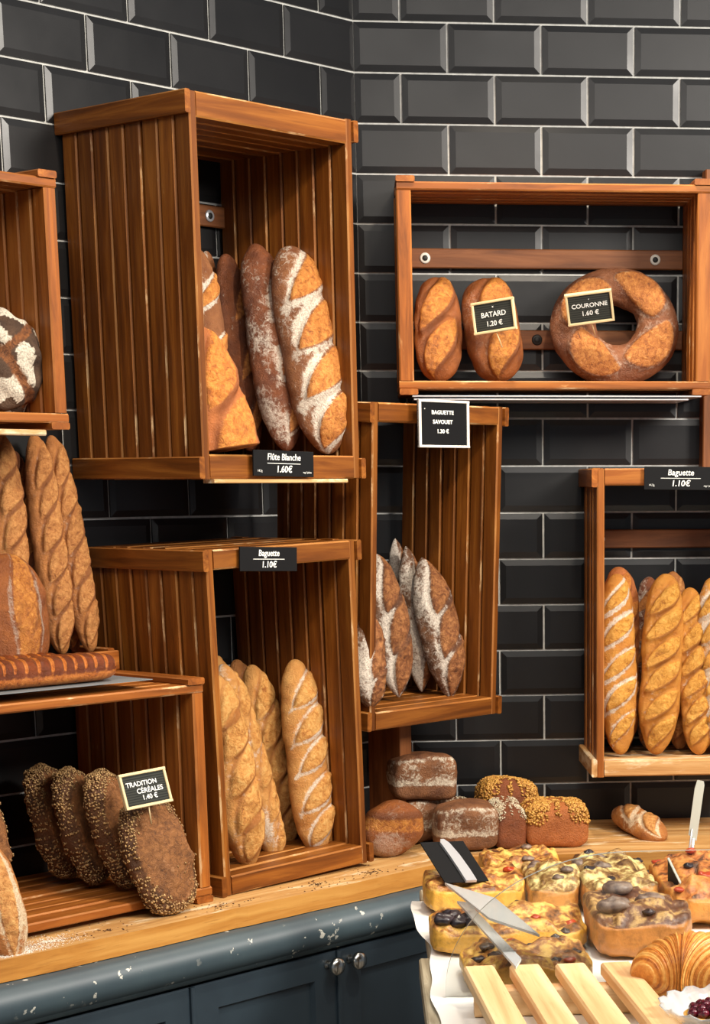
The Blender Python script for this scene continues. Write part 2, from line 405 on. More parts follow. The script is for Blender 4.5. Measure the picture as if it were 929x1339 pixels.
def axes(bottom, top, face):
    """matrix whose z runs from bottom to top and whose -y looks along face"""
    b = Vector(bottom); z = (Vector(top) - b); L = z.length; z.normalize()
    y = -Vector(face); y = (y - z * y.dot(z)).normalized(); x = y.cross(z)
    m = Matrix((x, y, z)).transposed().to_4x4(); m.translation = b
    return m, L
FACE = {'L': (0.7071, -0.7071, 0), 'R': (-.05, -1, 0)}

# ------------------------------------------------------------------ measured places of loaves and cards (metres)
BREADS={
 'A1':((-0.0649, -0.5104, 1.6882),(-0.1302, -0.4414, 2.074),0.0640), 
 'A2':((-0.143, -0.5036, 1.6941),(-0.1943, -0.4205, 2.08),0.0510), 
 'A3':((-0.214, -0.4686, 1.6947),(-0.2527, -0.3941, 2.0643),0.0381), 
 'A4':((-0.2568, -0.6103, 1.6955),(-0.292, -0.5607, 2.0541),0.0337), 
 'A5':((-0.2438, -0.7247, 1.6937),(-0.2874, -0.7117, 1.9094),0.0586), 
 'A6':((-0.2937, -0.4068, 1.6986),(-0.2909, -0.3616, 2.0731),0.0296), 
 'B1':((-0.2337, -0.6438, 0.9175),(-0.2926, -0.6462, 1.2879),0.0448), 
 'B2':((-0.1883, -0.5206, 0.9063),(-0.2791, -0.5478, 1.2959),0.0343), 
 'B3':((-0.1683, -0.4087, 0.9019),(-0.2315, -0.4153, 1.2818),0.0384), 
 'B4':((-0.1107, -0.4925, 0.9101),(-0.1448, -0.4276, 1.2925),0.0457), 
 'B5':((-0.2865, -0.4279, 0.9159),(-0.2991, -0.3839, 1.2981),0.0292), 
 'B6':((-0.2366, -0.3638, 0.9077),(-0.2647, -0.3354, 1.2857),0.0327), 
 'B7':((-0.1504, -0.2918, 0.891),(-0.1957, -0.2805, 1.2613),0.0333), 
 'C1':((0.0024, -0.4643, 1.1956),(-0.0021, -0.4264, 1.3844),0.0364), 
 'C2':((0.0632, -0.3045, 1.2004),(0.0229, -0.26, 1.4919),0.0457), 
 'C3':((0.1147, -0.1682, 1.1964),(0.0874, -0.1247, 1.5026),0.0342), 
 'C4':((0.1755, -0.1922, 1.1835),(0.1199, -0.163, 1.4798),0.0470), 
 'C5':((0.0799, -0.1181, 1.1917),(0.0659, -0.0755, 1.5174),0.0296), 
 'G1':((0.1631, -0.15, 1.8399),(0.1629, -0.08, 2.0524),0.0495), 
 'G2':((0.2923, -0.15, 1.8401),(0.2622, -0.08, 2.05),0.0592), 
 'H1':((0.5393, -0.2, 1.0587),(0.5376, -0.14, 1.4421),0.0378), 
 'H2':((0.5511, -0.11, 1.0496),(0.5513, -0.06, 1.4533),0.0453), 
 'H3':((0.6174, -0.19, 1.0561),(0.6454, -0.14, 1.4413),0.0446), 
 'H4':((0.6171, -0.1, 1.0557),(0.6189, -0.06, 1.4313),0.0337), 
 'H5':((0.7147, -0.18, 1.053),(0.6973, -0.13, 1.4111),0.0382), 
 'H6':((0.6855, -0.1, 1.0545),(0.6713, -0.06, 1.4425),0.0337), 
 'H7':((0.7684, -0.19, 1.0569),(0.7455, -0.14, 1.4324),0.0431), 
 'T1':((-0.5102, -0.6516, 1.3293),(-0.5643, -0.635, 1.7213),0.0280), 
 'T2':((-0.5551, -0.6965, 1.3294),(-0.5901, -0.6608, 1.7221),0.0305), 
 'T3':((-0.6209, -0.7623, 1.3277),(-0.6447, -0.7154, 1.7288),0.0327), 
 'T4':((-0.5879, -0.6586, 1.335),(-0.6254, -0.6537, 1.6927),0.0195), 
 'T5':((-0.5444, -0.6151, 1.328),(-0.5757, -0.6111, 1.6795),0.0240), 
 'T6':((-0.6025, -0.8853, 1.2973),(-0.6194, -0.8456, 1.517),0.0662), 
 'F1':((-0.5885, -1.1825, 0.8715),(-0.6325, -1.1417, 1.0655),0.0387), 
 'DB':((0.6153, -0.3, 0.8925),(0.546, -0.1, 0.9166),0.0366), 
}
CARDS={
 'batard':(0.0944,0.0637,(0.2746, -0.2151, 1.9661),[[0.8802, 0.4616, -0.1103], [-0.4613, 0.8867, 0.0296], [0.1115, 0.0248, 0.9935]]), 
 'couronne':(0.0969,0.0691,(0.4731, -0.1903, 1.9871),[[0.9836, 0.0581, -0.1708], [-0.1354, 0.8634, -0.4859], [0.1193, 0.5011, 0.8571]]), 
 'tradition':(0.0954,0.0629,(-0.3926, -0.9372, 1.1159),[[0.7657, -0.6068, -0.2133], [0.6408, 0.7483, 0.1715], [0.0555, -0.268, 0.9618]]), 
 'blackcard':(0.0849,0.1157,(0.1412, -0.9997, 0.9866),[[0.9081, -0.2429, -0.341], [0.4143, 0.4043, 0.8154], [-0.0601, -0.8818, 0.4678]]), 
 'acry1':(0.1464,0.1196,(0.1989, -1.1199, 0.9283),[[0.5295, 0.5426, -0.6521], [-0.8481, 0.3207, -0.4218], [-0.0197, 0.7764, 0.63]]), 
 'acry2':(0.4326,0.1320,(0.1886, -1.2496, 0.9164),[[0.0893, -0.7533, -0.6516], [0.973, -0.0737, 0.2187], [-0.2128, -0.6536, 0.7263]]), 
 'rightcard':(0.0856,0.0771,(0.5209, -1.1001, 0.9484),[[0.2838, 0.9513, -0.1207], [-0.6918, 0.116, -0.7127], [-0.6639, 0.2858, 0.691]]), 
}

# ------------------------------------------------------------------ the room
ZTOP = 2.5694          # height of the grout line that meets the corner near the top of the picture
TW, TH_, GAP = 0.1962, 0.1, 0.0045
def tile_mesh(w):
    a, b = w / 2, (TH_ - GAP) / 2; c = .0125
    v = [(-a, 0, -b), (a, 0, -b), (a, 0, b), (-a, 0, b), (-a, -.0035, -b), (a, -.0035, -b), (a, -.0035, b), (-a, -.0035, b),
         (-a + c, -.0060, -b + c), (a - c, -.0060, -b + c), (a - c, -.0060, b - c), (-a + c, -.0060, b - c)]
    f = []
    for k in (0, 4):
        for i in range(4): f.append([k + i, k + (i + 1) % 4, k + 4 + (i + 1) % 4, k + 4 + i])
    f.append([8, 9, 10, 11])
    return pymesh('tile', v, f, [M['tile']])
full, half = tile_mesh(TW - GAP), tile_mesh(TW / 2 - GAP)
def wall(name, frame, x0, x1, side, ncol):
    me = prism(name, [(x0, 0.0), (x1, 0.0), (x1, .12), (x0, .12)], 0.0, 3.0, [M['grout']])
    o = link(name, me, None, FR[frame], 'structure')
    for r in range(-3, 17):
        z = ZTOP - (r + .5) * TH_
        odd = r % 2
        if odd: link('tile', half, o, T(side * TW / 4, 0, z))
        for c in range(ncol):
            x = (c + .5 + (.5 if odd else 0)) * TW
            link('tile', full, o, T(side * x, 0, z))
    return o
wall('wall_right', 'R', 0.0, 3.4, 1, 7)
wall('wall_left', 'L', -3.4, 0.0, -1, 9)
def m_floor():
    k = NT('floor_tiles'); b = k.n('ShaderNodeTexBrick', offset=0.0); b.inputs['Scale'].default_value = 1.0
    k.l(k.coord('Object'), b.inputs['Vector']); b.inputs['Color1'].default_value = lin(120, 112, 100); b.inputs['Color2'].default_value = lin(132, 124, 112)
    b.inputs['Mortar'].default_value = lin(80, 76, 70); b.inputs['Brick Width'].default_value = .4; b.inputs['Row Height'].default_value = .4; b.inputs['Mortar Size'].default_value = .006
    return k.out(b.outputs[0], .4)
link('floor', prism('floor', [(-2.6, -7.2), (3.6, -7.2), (3.6, .2), (-2.6, .2)], -.1, 0.0, [m_floor()]), None, kind='structure')

# ------------------------------------------------------------------ counter: worktop, moulding, cabinet doors
CT = .885
DL, DR = .443, .42                        # depth of the worktop along the left and the right wall
def off_pt(o):                             # mitre of the two fronts, both moved out by o
    y = -(DR + o); x = (DL + o) / .70711 + y
    return x, y
def Lp(s, d): return (-s * .70711 + d * .70711, -s * .70711 - d * .70711)
ct = thing('counter', 'long pale pine worktop over a blue grey cabinet, running along both tiled walls', 'counter', T(*off_pt(0), 0))
inv = T(*off_pt(0), 0).inverted()
SL, XR = 1.75, 1.85
rng = np.random.default_rng(3)
def edge(p, q, n, amp):
    p, q = np.array(p), np.array(q); nrm = np.array([(q - p)[1], -(q - p)[0]]); nrm = nrm / np.linalg.norm(nrm); out = []
    for i in range(n + 1):
        t = i / n; a = amp * (math.sin(t * 17 + 1) * .5 + math.sin(t * 41) * .3 + rng.normal() * .15) * (0 if i in (0, n) else 1)
        out.append(tuple(p + (q - p) * t + nrm * a))
    return out
def plank(name, poly, rot):
    m = FR[rot]; mi = m.inverted()
    pl = [tuple((mi @ Vector((x, y, 0)))[:2]) for x, y in poly]
    me = prism(name, pl, CT - .037, CT, [M['counter'], M['counter_edge']])
    for p in me.polygons: p.material_index = 0 if abs(p.normal.z) > .5 else 1
    return link(name, me, ct, inv @ m)
c0 = off_pt(0); e_ = .009
cornr = (e_ / .70711 - e_, -e_)
# left run: two boards, right run: two boards
dm = .235
def mid_pt(k): 
    y = -(e_ + (DR - e_) * k); d = e_ + (DL - e_) * k
    return (d / .70711 + y, y)
plank('worktop_board', [Lp(SL, e_), Lp(SL, e_ + (DL - e_) * .52 - .0006)] + [mid_pt(.52)] + [cornr], 'L')
plank('worktop_board', [Lp(SL, e_ + (DL - e_) * .52 + .0006)] + edge(Lp(SL, DL), c0, 60, .0035) + [mid_pt(.521)], 'L')
plank('worktop_board', [cornr, mid_pt(.42), (XR, -(e_ + (DR - e_) * .42) + .0006), (XR, -e_)], 'R')
plank('worktop_board', [mid_pt(.421)] + edge(c0, (XR, -DR), 50, .002) + [(XR, -(e_ + (DR - e_) * .42) - .0006)], 'R')
prof = [(-.03, .8465), (.012, .8465), (.024, .842), (.033, .832), (.0375, .818), (.0375, .806), (.034, .794), (.026, .784), (.018, .779), (.018, .773), (-.03, .773)]
v = []; f = []
for (o, z) in prof:
    x, y = off_pt(o); a = Lp(SL, DL + o)
    v += [(a[0], a[1], z), (x, y, z), (XR, -(DR + o), z)]
for i in range(len(prof) - 1):
    for j in range(2): f.append([i * 3 + j, i * 3 + j + 1, i * 3 + 4 + j, i * 3 + 3 + j])
me = pymesh('moulding', v, f, [M['paint_worn']], True)
link('moulding', me, ct, inv)
# carcass
o = .0; x, y = off_pt(-.01); a = Lp(SL, DL - .01); a0 = Lp(SL, e_)
link('carcass', prism('carcass', [a0, a, (x, y), (XR, -(DR - .01)), (XR, -e_), cornr], .0, .773, [M['paint']]), ct, inv)
def door_mesh(w, h):
    fr, t, rc, bv = .058, .020, .009, .012
    v = []; f = []
    def ring(x0, z0, x1, z1, y): 
        k = len(v); v.extend([(x0, y, z0), (x1, y, z0), (x1, y, z1), (x0, y, z1)]); return k
    a = ring(0, 0, w, h, 0); b = ring(0, 0, w, h, -t + .003); c = ring(.003, .003, w - .003, h - .003, -t)
    d = ring(fr, fr, w - fr, h - fr * .85, -t); e = ring(fr + .004, fr + .004, w - fr - .004, h - fr * .85 - .004, -t + rc)
    g = ring(fr + .03, fr + .03, w - fr - .03, h - fr * .85 - .03, -t + rc)
    for p, q in ((a, b), (b, c), (c, d), (d, e), (e, g)):
        for i in range(4): f.append([p + i, p + (i + 1) % 4, q + (i + 1) % 4, q + i])
    f.append([g, g + 1, g + 2, g + 3])
    return pymesh('door', v, f, [M['paint']])
knob = lathe('knob', [(.009, 0), (.0095, .003), (.006, .006), (.006, .014), (.012, .018), (.0168, .024), (.0178, .029), (.015, .034), (.008, .0365), (.002, .037)], 24, [M['chrome']])
RX = Matrix.Rotation(PI / 2, 4, 'X')
def cab_door(frame, x0, x1, dfront, kx):
    w = x1 - x0 - .005
    d = link('door', door_mesh(w, .70), ct, inv @ FR[frame] @ T(x0 + .0025, -dfront, .065))
    if kx is not None: link('knob', knob, d, T(kx - x0 - .0025, -.019, .742 - .065) @ RX, label='round brushed chrome knob')
for s1, s0, kx in ((1.275, .912, None), (.912, .553, -.580), (.553, .21, -.522), (1.635, 1.275, None)):
    cab_door('L', -s1, -s0, DL - .01, kx)
for x0, x1, kx in ((.27, .62, .58), (.62, .97, .66), (.97, 1.32, 1.28), (1.32, 1.67, 1.36)): cab_door('R', x0, x1, DR - .01, kx)
for s in (.912, .553, 1.275):
    link('bead', stick(.70, .008, .010, [M['paint']]), ct, inv @ YAW_L @ T(-s, -(DL + .012), .415) @ Matrix.Rotation(PI / 2, 4, 'Y'))

# ------------------------------------------------------------------ slatted wooden crates
def crate(label, base, Lg, B, D, portrait, mats, n=None, end_t=.038, side_t=.016, bat=(.038, .012), bars=(), rail_mats=None, group='slatted wooden bread crates', liner=None, skip=()):
    """base: matrix of the lower front left corner (x right, y to the wall, z up). Lg long side, B other side (battens included)."""
    root = thing('wooden_crate', label, 'crate', base, group)
    rm = rail_mats or mats
    wd, ed = mats
    n = n or max(3, round(D / .044)); pitch = D / n; g = .0045
    rr = random.Random(label)
    # local frame: a along the long side, b across, y depth
    if portrait: A2 = lambda a, y, b: T(b, y, a) @ Matrix(((0, 0, 1, 0), (0, 1, 0, 0), (-1, 0, 0, 0), (0, 0, 0, 1)))   # stick x -> -z
    else: A2 = lambda a, y, b: T(a, y, b)
    if portrait: B2 = lambda a, y, b: T(b, y, a)                       # stick along x
    else: B2 = lambda a, y, b: T(a, y, b) @ Matrix(((0, 0, 1, 0), (0, 1, 0, 0), (-1, 0, 0, 0), (0, 0, 0, 1)))
    bw, bt = bat
    long_me = stick(Lg, pitch - g, side_t, (wd, ed), .0028)
    inner = B - 2 * bt - 2 * side_t
    for side in (0, 1):
        bc = bt + side_t / 2 if side == 0 else B - bt - side_t / 2
        for i in range(n):
            link('slat', long_me, root, A2(Lg / 2 + rr.uniform(-.0015, .0015), (i + .5) * pitch, bc + rr.uniform(-.0012, .0012)) @ Matrix.Rotation(rr.uniform(-.004, .004), 4, 'X'))
        for e in (0, 1):
            a = bw / 2 if e == 0 else Lg - bw / 2
            b = bt / 2 if side == 0 else B - bt / 2
            if portrait: m = T(b, D / 2, a) @ Matrix(((0, 0, 1, 0), (1, 0, 0, 0), (0, 1, 0, 0), (0, 0, 0, 1)))   # x->y, y->z, z->x
            else: m = T(a, D / 2, b) @ Matrix(((0, -1, 0, 0), (1, 0, 0, 0), (0, 0, 1, 0), (0, 0, 0, 1)))
            link('batten', stick(D + .004, bw, bt, (rm if (e == 0 and portrait) else mats)), root, m)
    end_me = stick(inner, pitch - g, end_t, (wd, ed), .003)
    end_lo = stick(inner, pitch - g, end_t, rm, .003)
    for e in (0, 1):
        ac = end_t / 2 if e == 0 else Lg - end_t / 2
        for i in range(n):
            link('slat', end_lo if (e == 0 and portrait) else end_me, root, B2(ac + (rr.uniform(-.002, .001) if i else 0), (i + .5) * pitch, B / 2))
    # mounting bars across the open back
    if portrait: x0, x1 = bt + side_t, B - bt - side_t
    else: x0, x1 = end_t, Lg - end_t
    for z, screws, ext in bars:
        m = T((x0 + x1) / 2, D - .007, z) @ Matrix(((1, 0, 0, 0), (0, 0, -1, 0), (0, 1, 0, 0), (0, 0, 0, 1)))
        b = link('wall_bar', stick(x1 - x0 - .001 + ext, .040, .011, (M['brown'], M['brown'])), root, m)
        for sx, wm in screws:
            w_ = link('screw_washer', lathe('screw_washer', [(.0112, 0), (.0112, .002), (.0085, .0035), (.006, .003), (.0058, .0034), (.001, .0034)], 20, [M[wm], M['dark']]), b, T(sx - (x0 + x1) / 2, 0, .0052))
            me_ = w_.data
            for p in me_.polygons:
                if Vector(p.center[:2]).length < .0065 and p.center.z > .002: p.material_index = 1
    if liner: liner(root)
    return root
HON = (M['honey'], M['honey_edge']); AMB = (M['amber'], M['amber_edge']); PAL = (M['pale'], M['pale'])
WB = .0085         # clearance of a crate's back from the wall
A_D = .355
def lstrip(x0, x1, y, z, h=.007, d=.03, mat='pale'):
    def fn(root): link('edge_strip', stick(x1 - x0, d, h, (M[mat], M[mat])), root, T((x0 + x1) / 2, y, z))
    return fn
crate('tall honey brown slatted crate fixed high on the wall, holding big floury loaves', YAW_L @ T(-.770, -(A_D + WB), 1.643), .645, .412, A_D, True, HON, 8,
      bars=((.50, ((.345, 'steel'), (.07, 'steel')), .0), (.15, ((.345, 'steel'),), .0)), end_t=.042, liner=lstrip(.03, .36, .01, -.0045, .007, .03))
crate('honey brown slatted crate standing on the counter with golden baguettes inside', YAW_L @ T(-.7475, -(.345 + WB), .8855) @ Matrix.Rotation(math.radians(-1.36), 4, 'Y'), .633, .397, .345, True, HON, 8, end_t=.036)
crate('honey brown slatted crate in the wall corner, holding dark pointed baguettes', YAW_L @ T(-.345, -.338, 1.152) @ Matrix.Rotation(math.radians(2.55), 4, 'X'), .634, .405, .275, True, HON, 7, end_t=.036)
crate('orange brown slatted crate on the left edge holding a dark floury round loaf', YAW_L @ T(-1.570, -(.2 + WB), 1.727), .645, .425, .2, False, AMB, 5, end_t=.024,
      bars=((.31, ((.5, 'washer'),), 0),), liner=lstrip(0, .60, .02, -.006, .010, .03, 'pale'))
crate('wide orange brown slatted crate lying on the counter, with seeded loaves in its opening', YAW_L @ T(-1.421, -(.352 + WB), .8855), .645, .41, .352, False, AMB, 8, end_t=.024)
crate('wide orange brown slatted wall crate holding two short loaves and a ring loaf', T(.079, -(.2 + WB), 1.811), .645, .427, .2, False, AMB, 5, end_t=.030,
      bars=((.288, ((.063, 'washer'), (.555, 'washer')), 0), (.122, ((.3, 'dark'),), 0)))
crate('upright slatted crate with a pale worn base, low on the right wall, full of baguettes', T(.470, -(.245 + WB), 1.019), .643, .395, .245, True, AMB, 6, end_t=.034, rail_mats=PAL,
      bars=((.493, ((.045, 'washer'),), 0), (.15, ((.045, 'washer'),), 0)))
# shallow tray on top of the wide crate
TB = 1.2965
tr = thing('bread_tray', 'shallow wooden tray on top of the wide crate, with thin baguettes standing in it', 'tray', YAW_L @ T(-1.40, -.135, TB))
for i in range(3): link('slat', stick(.615, .036, .010, AMB), tr, T(.3075, .024 + i * .040, .005))
link('rail', stick(.615, .036, .012, AMB), tr, T(.3075, .006, .018) @ Matrix.Rotation(PI / 2, 4, 'X'))
link('end_block', stick(.110, .030, .014, AMB), tr, T(.608, .068, .025) @ Matrix(((0, 0, 1, 0), (1, 0, 0, 0), (0, 1, 0, 0), (0, 0, 0, 1))))
# plywood support under the corner crate
tag(link('support_post', stick(.262, .035, .096, (M['brown'], M['brown'])), None, T(.043, -.240, CT + .1325) @ Matrix.Rotation(PI / 4, 4, 'Z') @ Matrix.Rotation(PI / 2, 4, 'Y') @ Matrix.Rotation(PI / 2, 4, 'X')),
    'flat brown wooden post holding up the corner crate, behind the stacked tin loaves', 'post')
# thin shelf sheets under the ring loaf crate
for i in range(2):
    tag(link('shelf_sheet', stick(.60 - .03 * i, .17, .003, (M['steel'], M['steel'])), None, T(.405 - .012 * i, -.125, 1.8082 - .0065 * i)),
        ['upper of two thin metal sheets under the ring loaf crate', 'lower of two thin metal sheets under the ring loaf crate'][i], 'sheet', 'thin metal sheets under a crate')
tag(link('wood_upright', stick(.62, .05, .03, (M['brown'], M['brown'])), None, T(.752, -.024, 1.97) @ Matrix.Rotation(PI / 2, 4, 'Y')),
    'dark brown upright board on the tiled wall, behind the ring loaf crate', 'board')

# ------------------------------------------------------------------ loaves standing in the crates
def bread(key, frame, name, label, cat, group, face=None, **kw):
    b, t, R_ = BREADS[key]
    m, L = axes(b, t, face or FACE[frame])
    if kw.get('cut'): L = L / (1 - kw['cut'])
    me = loaf(L, kw.pop('r', R_), kw.pop('seed', sum(map(ord, key)) * 7 + 1), M[kw.pop('mat')], **kw)
    o = link(name, me, None, m)
    return tag(o, label, cat, group)
FL = dict(n=4, alpha=50, la=.20, lb=.50, belly=.10, ear=.07, groove=.07, ky=.8, p=3.4, q=1.9, flour=1.25, side_flour=.5, off=.22, fb=.30)
GA = 'floury loaves in the highest crate'
bread('A1', 'L', 'long_loaf', 'big pale floury loaf with broad white cuts, in front in the highest crate', 'bread', GA, mat='c_flute', **{**FL, 'off': .06, 'la': .225, 'lb': .54, 'side_flour': .42})
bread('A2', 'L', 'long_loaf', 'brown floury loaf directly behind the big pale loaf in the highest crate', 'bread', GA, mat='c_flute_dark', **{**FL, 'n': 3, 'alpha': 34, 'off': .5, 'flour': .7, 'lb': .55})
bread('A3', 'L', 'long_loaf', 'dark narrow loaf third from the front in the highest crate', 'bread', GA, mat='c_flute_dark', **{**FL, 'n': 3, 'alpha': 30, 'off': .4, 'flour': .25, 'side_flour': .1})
bread('A4', 'L', 'long_loaf', 'loaf with one white floury band, beside the left post of the highest crate', 'bread', GA, mat='c_flute', **{**FL, 'n': 3, 'off': .2})
bread('A5', 'L', 'half_loaf', 'orange cut half of a loaf standing on its cut face in the highest crate', 'bread', GA, mat='c_orange', r=.064, n=3, alpha=34, la=.24, lb=.75, belly=.10, ear=.14, groove=.12, ky=.7, p=2.6, q=1.7, flour=.1, side_flour=.0, cut=.46, lump=.05)
bread('A6', 'L', 'long_loaf', 'plain loaf farthest back in the highest crate, only its tip showing', 'bread', GA, mat='c_flute', **{**FL, 'n': 3})
BG = dict(n=5, alpha=38, la=.165, lb=.58, belly=.11, ear=.15, groove=.13, ky=.9, p=3.6, q=2.0, flour=.25, side_flour=.12)
GB = 'baguettes in the crate on the counter'
bread('B1', 'L', 'baguette', 'golden baguette leaning on the left post of the crate on the counter', 'bread', GB, mat='c_bag', **BG)
bread('B2', 'L', 'baguette', 'floury baguette squeezed between two golden ones in the crate on the counter', 'bread', GB, mat='c_bag', **{**BG, 'off': .8, 'side_flour': .4, 'side': .2})
bread('B3', 'L', 'baguette', 'slim golden baguette in the middle of the crate on the counter', 'bread', GB, mat='c_bag', **BG)
bread('B4', 'L', 'baguette', 'thick baguette with pale floury cuts, rightmost in the crate on the counter', 'bread', GB, mat='c_bag', **{**BG, 'flour': 1.1, 'ear': .08, 'alpha': 50, 'la': .16, 'lb': .46, 'fb': .26})
bread('B5', 'L', 'baguette', 'baguette tip at the back beside the left post of the crate on the counter', 'bread', GB, mat='c_bag', **BG)
bread('B6', 'L', 'baguette', 'rounded baguette tip behind the slim baguette in the crate on the counter', 'bread', GB, mat='c_bag_t', **BG)
bread('B7', 'L', 'baguette', 'shaded brown baguette at the back, just left of the thick floury one', 'bread', GB, mat='c_bag_t', **BG)
RU = dict(n=3, alpha=24, la=.25, lb=.70, belly=.10, ear=.10, groove=.10, ky=.9, p=2.5, q=1.4, flour=.7, side_flour=.75, lump=.05, fb=.35)
GC = 'dark pointed baguettes in the corner crate'
bread('C1', 'L', 'rustic_baguette', 'dark baguette mostly hidden by the left post of the corner crate', 'bread', GC, mat='c_rustic', **{**RU, 'off': .1, 'p': 3.0})
bread('C2', 'L', 'rustic_baguette', 'stout dark baguette second from the left post of the corner crate', 'bread', GC, mat='c_rustic', **RU)
bread('C3', 'L', 'rustic_baguette', 'slim floury baguette in the middle of the corner crate', 'bread', GC, mat='c_rustic', **{**RU, 'off': .5})
bread('C4', 'L', 'rustic_baguette', 'floury pointed baguette leaning alone on the right of the corner crate', 'bread', GC, mat='c_rustic', **RU)
bread('C5', 'L', 'rustic_baguette', 'dark baguette farthest back in the corner crate, its floury tip the highest', 'bread', GC, mat='c_rustic', **RU)
BT = dict(n=2, alpha=30, la=.36, lb=.62, belly=.14, ear=.16, groove=.14, ky=.85, p=3.4, q=2.0, flour=.15, side_flour=.1, lump=.03)
bread('G1', 'R', 'short_loaf', 'short golden loaf without a price board, beside the left post of the wall crate', 'bread', 'short loaves in the wall crate', mat='c_batard', **BT)
bread('G2', 'R', 'short_loaf', 'short golden loaf carrying a small price board, in the wall crate', 'bread', 'short loaves in the wall crate', mat='c_batard', **{**BT, 'off': .25, 'side_flour': .35})
GH = 'baguettes in the crate with a pale base'
HB = {**BG, 'alpha': 48, 'lb': .47, 'la': .155, 'n': 6}
bread('H1', 'R', 'baguette', 'baguette with wide white floury cuts at the left post of the low wall crate', 'bread', GH, mat='c_bag_h', **{**HB, 'flour': 1.3, 'ear': .06, 'lb': .46, 'n': 5, 'fb': .34})
bread('H2', 'R', 'baguette', 'orange baguette tip behind the white floury one in the low wall crate', 'bread', GH, mat='c_orange', **HB)
bread('H3', 'R', 'baguette', 'glossy golden baguette second from the left post of the low wall crate', 'bread', GH, mat='c_bag_h', **HB)
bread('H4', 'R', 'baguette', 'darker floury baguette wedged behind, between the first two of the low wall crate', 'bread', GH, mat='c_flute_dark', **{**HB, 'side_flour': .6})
bread('H5', 'R', 'baguette', 'golden baguette third in front in the low wall crate, leaning left', 'bread', GH, mat='c_bag_h', **HB)
bread('H6', 'R', 'baguette', 'brown baguette tip behind the glossy golden one in the low wall crate', 'bread', GH, mat='c_bag_t', **HB)
bread('H7', 'R', 'baguette', 'floury baguette cut by the right edge of the picture, in the low wall crate', 'bread', GH, mat='c_bag_h', **{**HB, 'flour': .7, 'side_flour': .5})
GT = 'thin baguettes standing in the tray'
TBK = {**BG, 'n': 6, 'la': .13, 'alpha': 28, 'lb': .62, 'ear': .16, 'groove': .15}
bread('T1', 'L', 'baguette', 'thin brown baguette rightmost in the tray, leaning left against the wall', 'bread', GT, mat='c_bag_t', **TBK)
bread('T2', 'L', 'baguette', 'thin brown baguette second from the right in the tray', 'bread', GT, mat='c_bag_t', **TBK)
bread('T3', 'L', 'baguette', 'brown baguette at the left edge of the picture, behind the round floury loaf', 'bread', GT, mat='c_bag_t', **TBK)
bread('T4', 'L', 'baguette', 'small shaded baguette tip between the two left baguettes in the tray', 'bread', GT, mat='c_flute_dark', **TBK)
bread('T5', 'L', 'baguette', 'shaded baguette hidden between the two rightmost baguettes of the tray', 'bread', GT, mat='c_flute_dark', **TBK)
bread('T6', 'L', 'oval_loaf', 'oval brown loaf crossed by a white flour stripe, standing before the tray baguettes', 'bread', None, mat='c_batard',
      n=2, alpha=8, la=.55, lb=.42, belly=.02, ear=.02, groove=.02, ky=.7, p=2.6, q=2.0, fb=.16, flour=1.3, side_flour=.0, off=.0, lump=.03)
bread('F1', 'L', 'floury_loaf', 'floury orange loaf standing on the worktop at the left edge of the picture', 'bread', None, mat='c_demi',
      n=1, alpha=4, la=.5, lb=.50, belly=.05, ear=.06, groove=.1, ky=.8, p=2.8, q=1.8, flour=1.0, side=1.6, side_flour=.4, off=-.1)
bread('DB', 'R', 'small_baguette', 'short pale floury baguette lying alone on the worktop under the low wall crate', 'bread', None, face=(.15, -.45, .85), mat='c_demi',
      n=2, alpha=30, la=.34, lb=.5, belly=.10, ear=.12, groove=.1, ky=.85, p=3.4, q=2.0, flour=1.1, side_flour=.5)

# ring loaf
def ring_loaf():
    n1, n2 = 150, 48; Rm_, r0 = .090, .0445
    a = np.linspace(-PI, PI, n1, endpoint=False); b = np.linspace(-PI, PI, n2, endpoint=False)
    A, B_ = [q.ravel() for q in np.meshgrid(a, b, indexing='ij')]
    score = np.zeros_like(A); ear = np.zeros_like(A); near = np.full_like(A, 9.)
    for k in range(4):
        ac = -PI / 4 + .1 + k * PI / 2
        w = (A - ac + PI) % (2 * PI) - PI
        w = w * Rm_; v = B_ * r0
        al = math.radians(12); pp = w * math.cos(al) + v * math.sin(al); qq = -w * math.sin(al) + v * math.cos(al)
        l_, b2 = .070, .038; half_ = b2 * np.clip(1 - (pp / l_) ** 2, 0, 1) ** .8; on = np.abs(pp) < l_
        score = np.maximum(score, sst(half_ - np.abs(qq), 0, .008)); ear = np.maximum(ear, np.exp(-((qq - half_ * .95) / .006) ** 2) * on * half_ / b2)
        near = np.minimum(near, np.where(on, np.abs(np.abs(qq) - half_) / b2, 9))
    P0 = np.stack([np.cos(A), np.sin(A), np.cos(B_)], 1) * .1
    rr = r0 * (1 + .13 * score + .16 * ear + .05 * waves(P0, 45, 3) + .02 * waves(P0, 160, 4) + .03 * score * waves(P0, 140, 9)) * (1 + .06 * np.cos(A + 2.2))
    x = (Rm_ + rr * np.sin(B_)) * np.cos(A); z = (Rm_ + rr * np.sin(B_)) * np.sin(A) * .92; y = -rr * np.cos(B_) * .95
    y = np.where(y > 0, y * .7, y)
    i = np.arange(n1)[:, None]; j = np.arange(n2)[None, :]; i2 = (i + 1) % n1; j2 = (j + 1) % n2
    q = np.stack([i * n2 + j, i * n2 + j2, i2 * n2 + j2, i2 * n2 + j], -1).reshape(-1, 4)[:, ::-1]
    fl = .75 * (1 - score) * np.clip(.35 + .5 * waves(P0, 30, 8), 0, 1) + .4 * np.exp(-(near / .3) ** 2)
    return np_mesh('ring_loaf', np.stack([x, y, z], 1), q, [M['c_ring']], {'score': score, 'ear': ear, 'flour': fl})
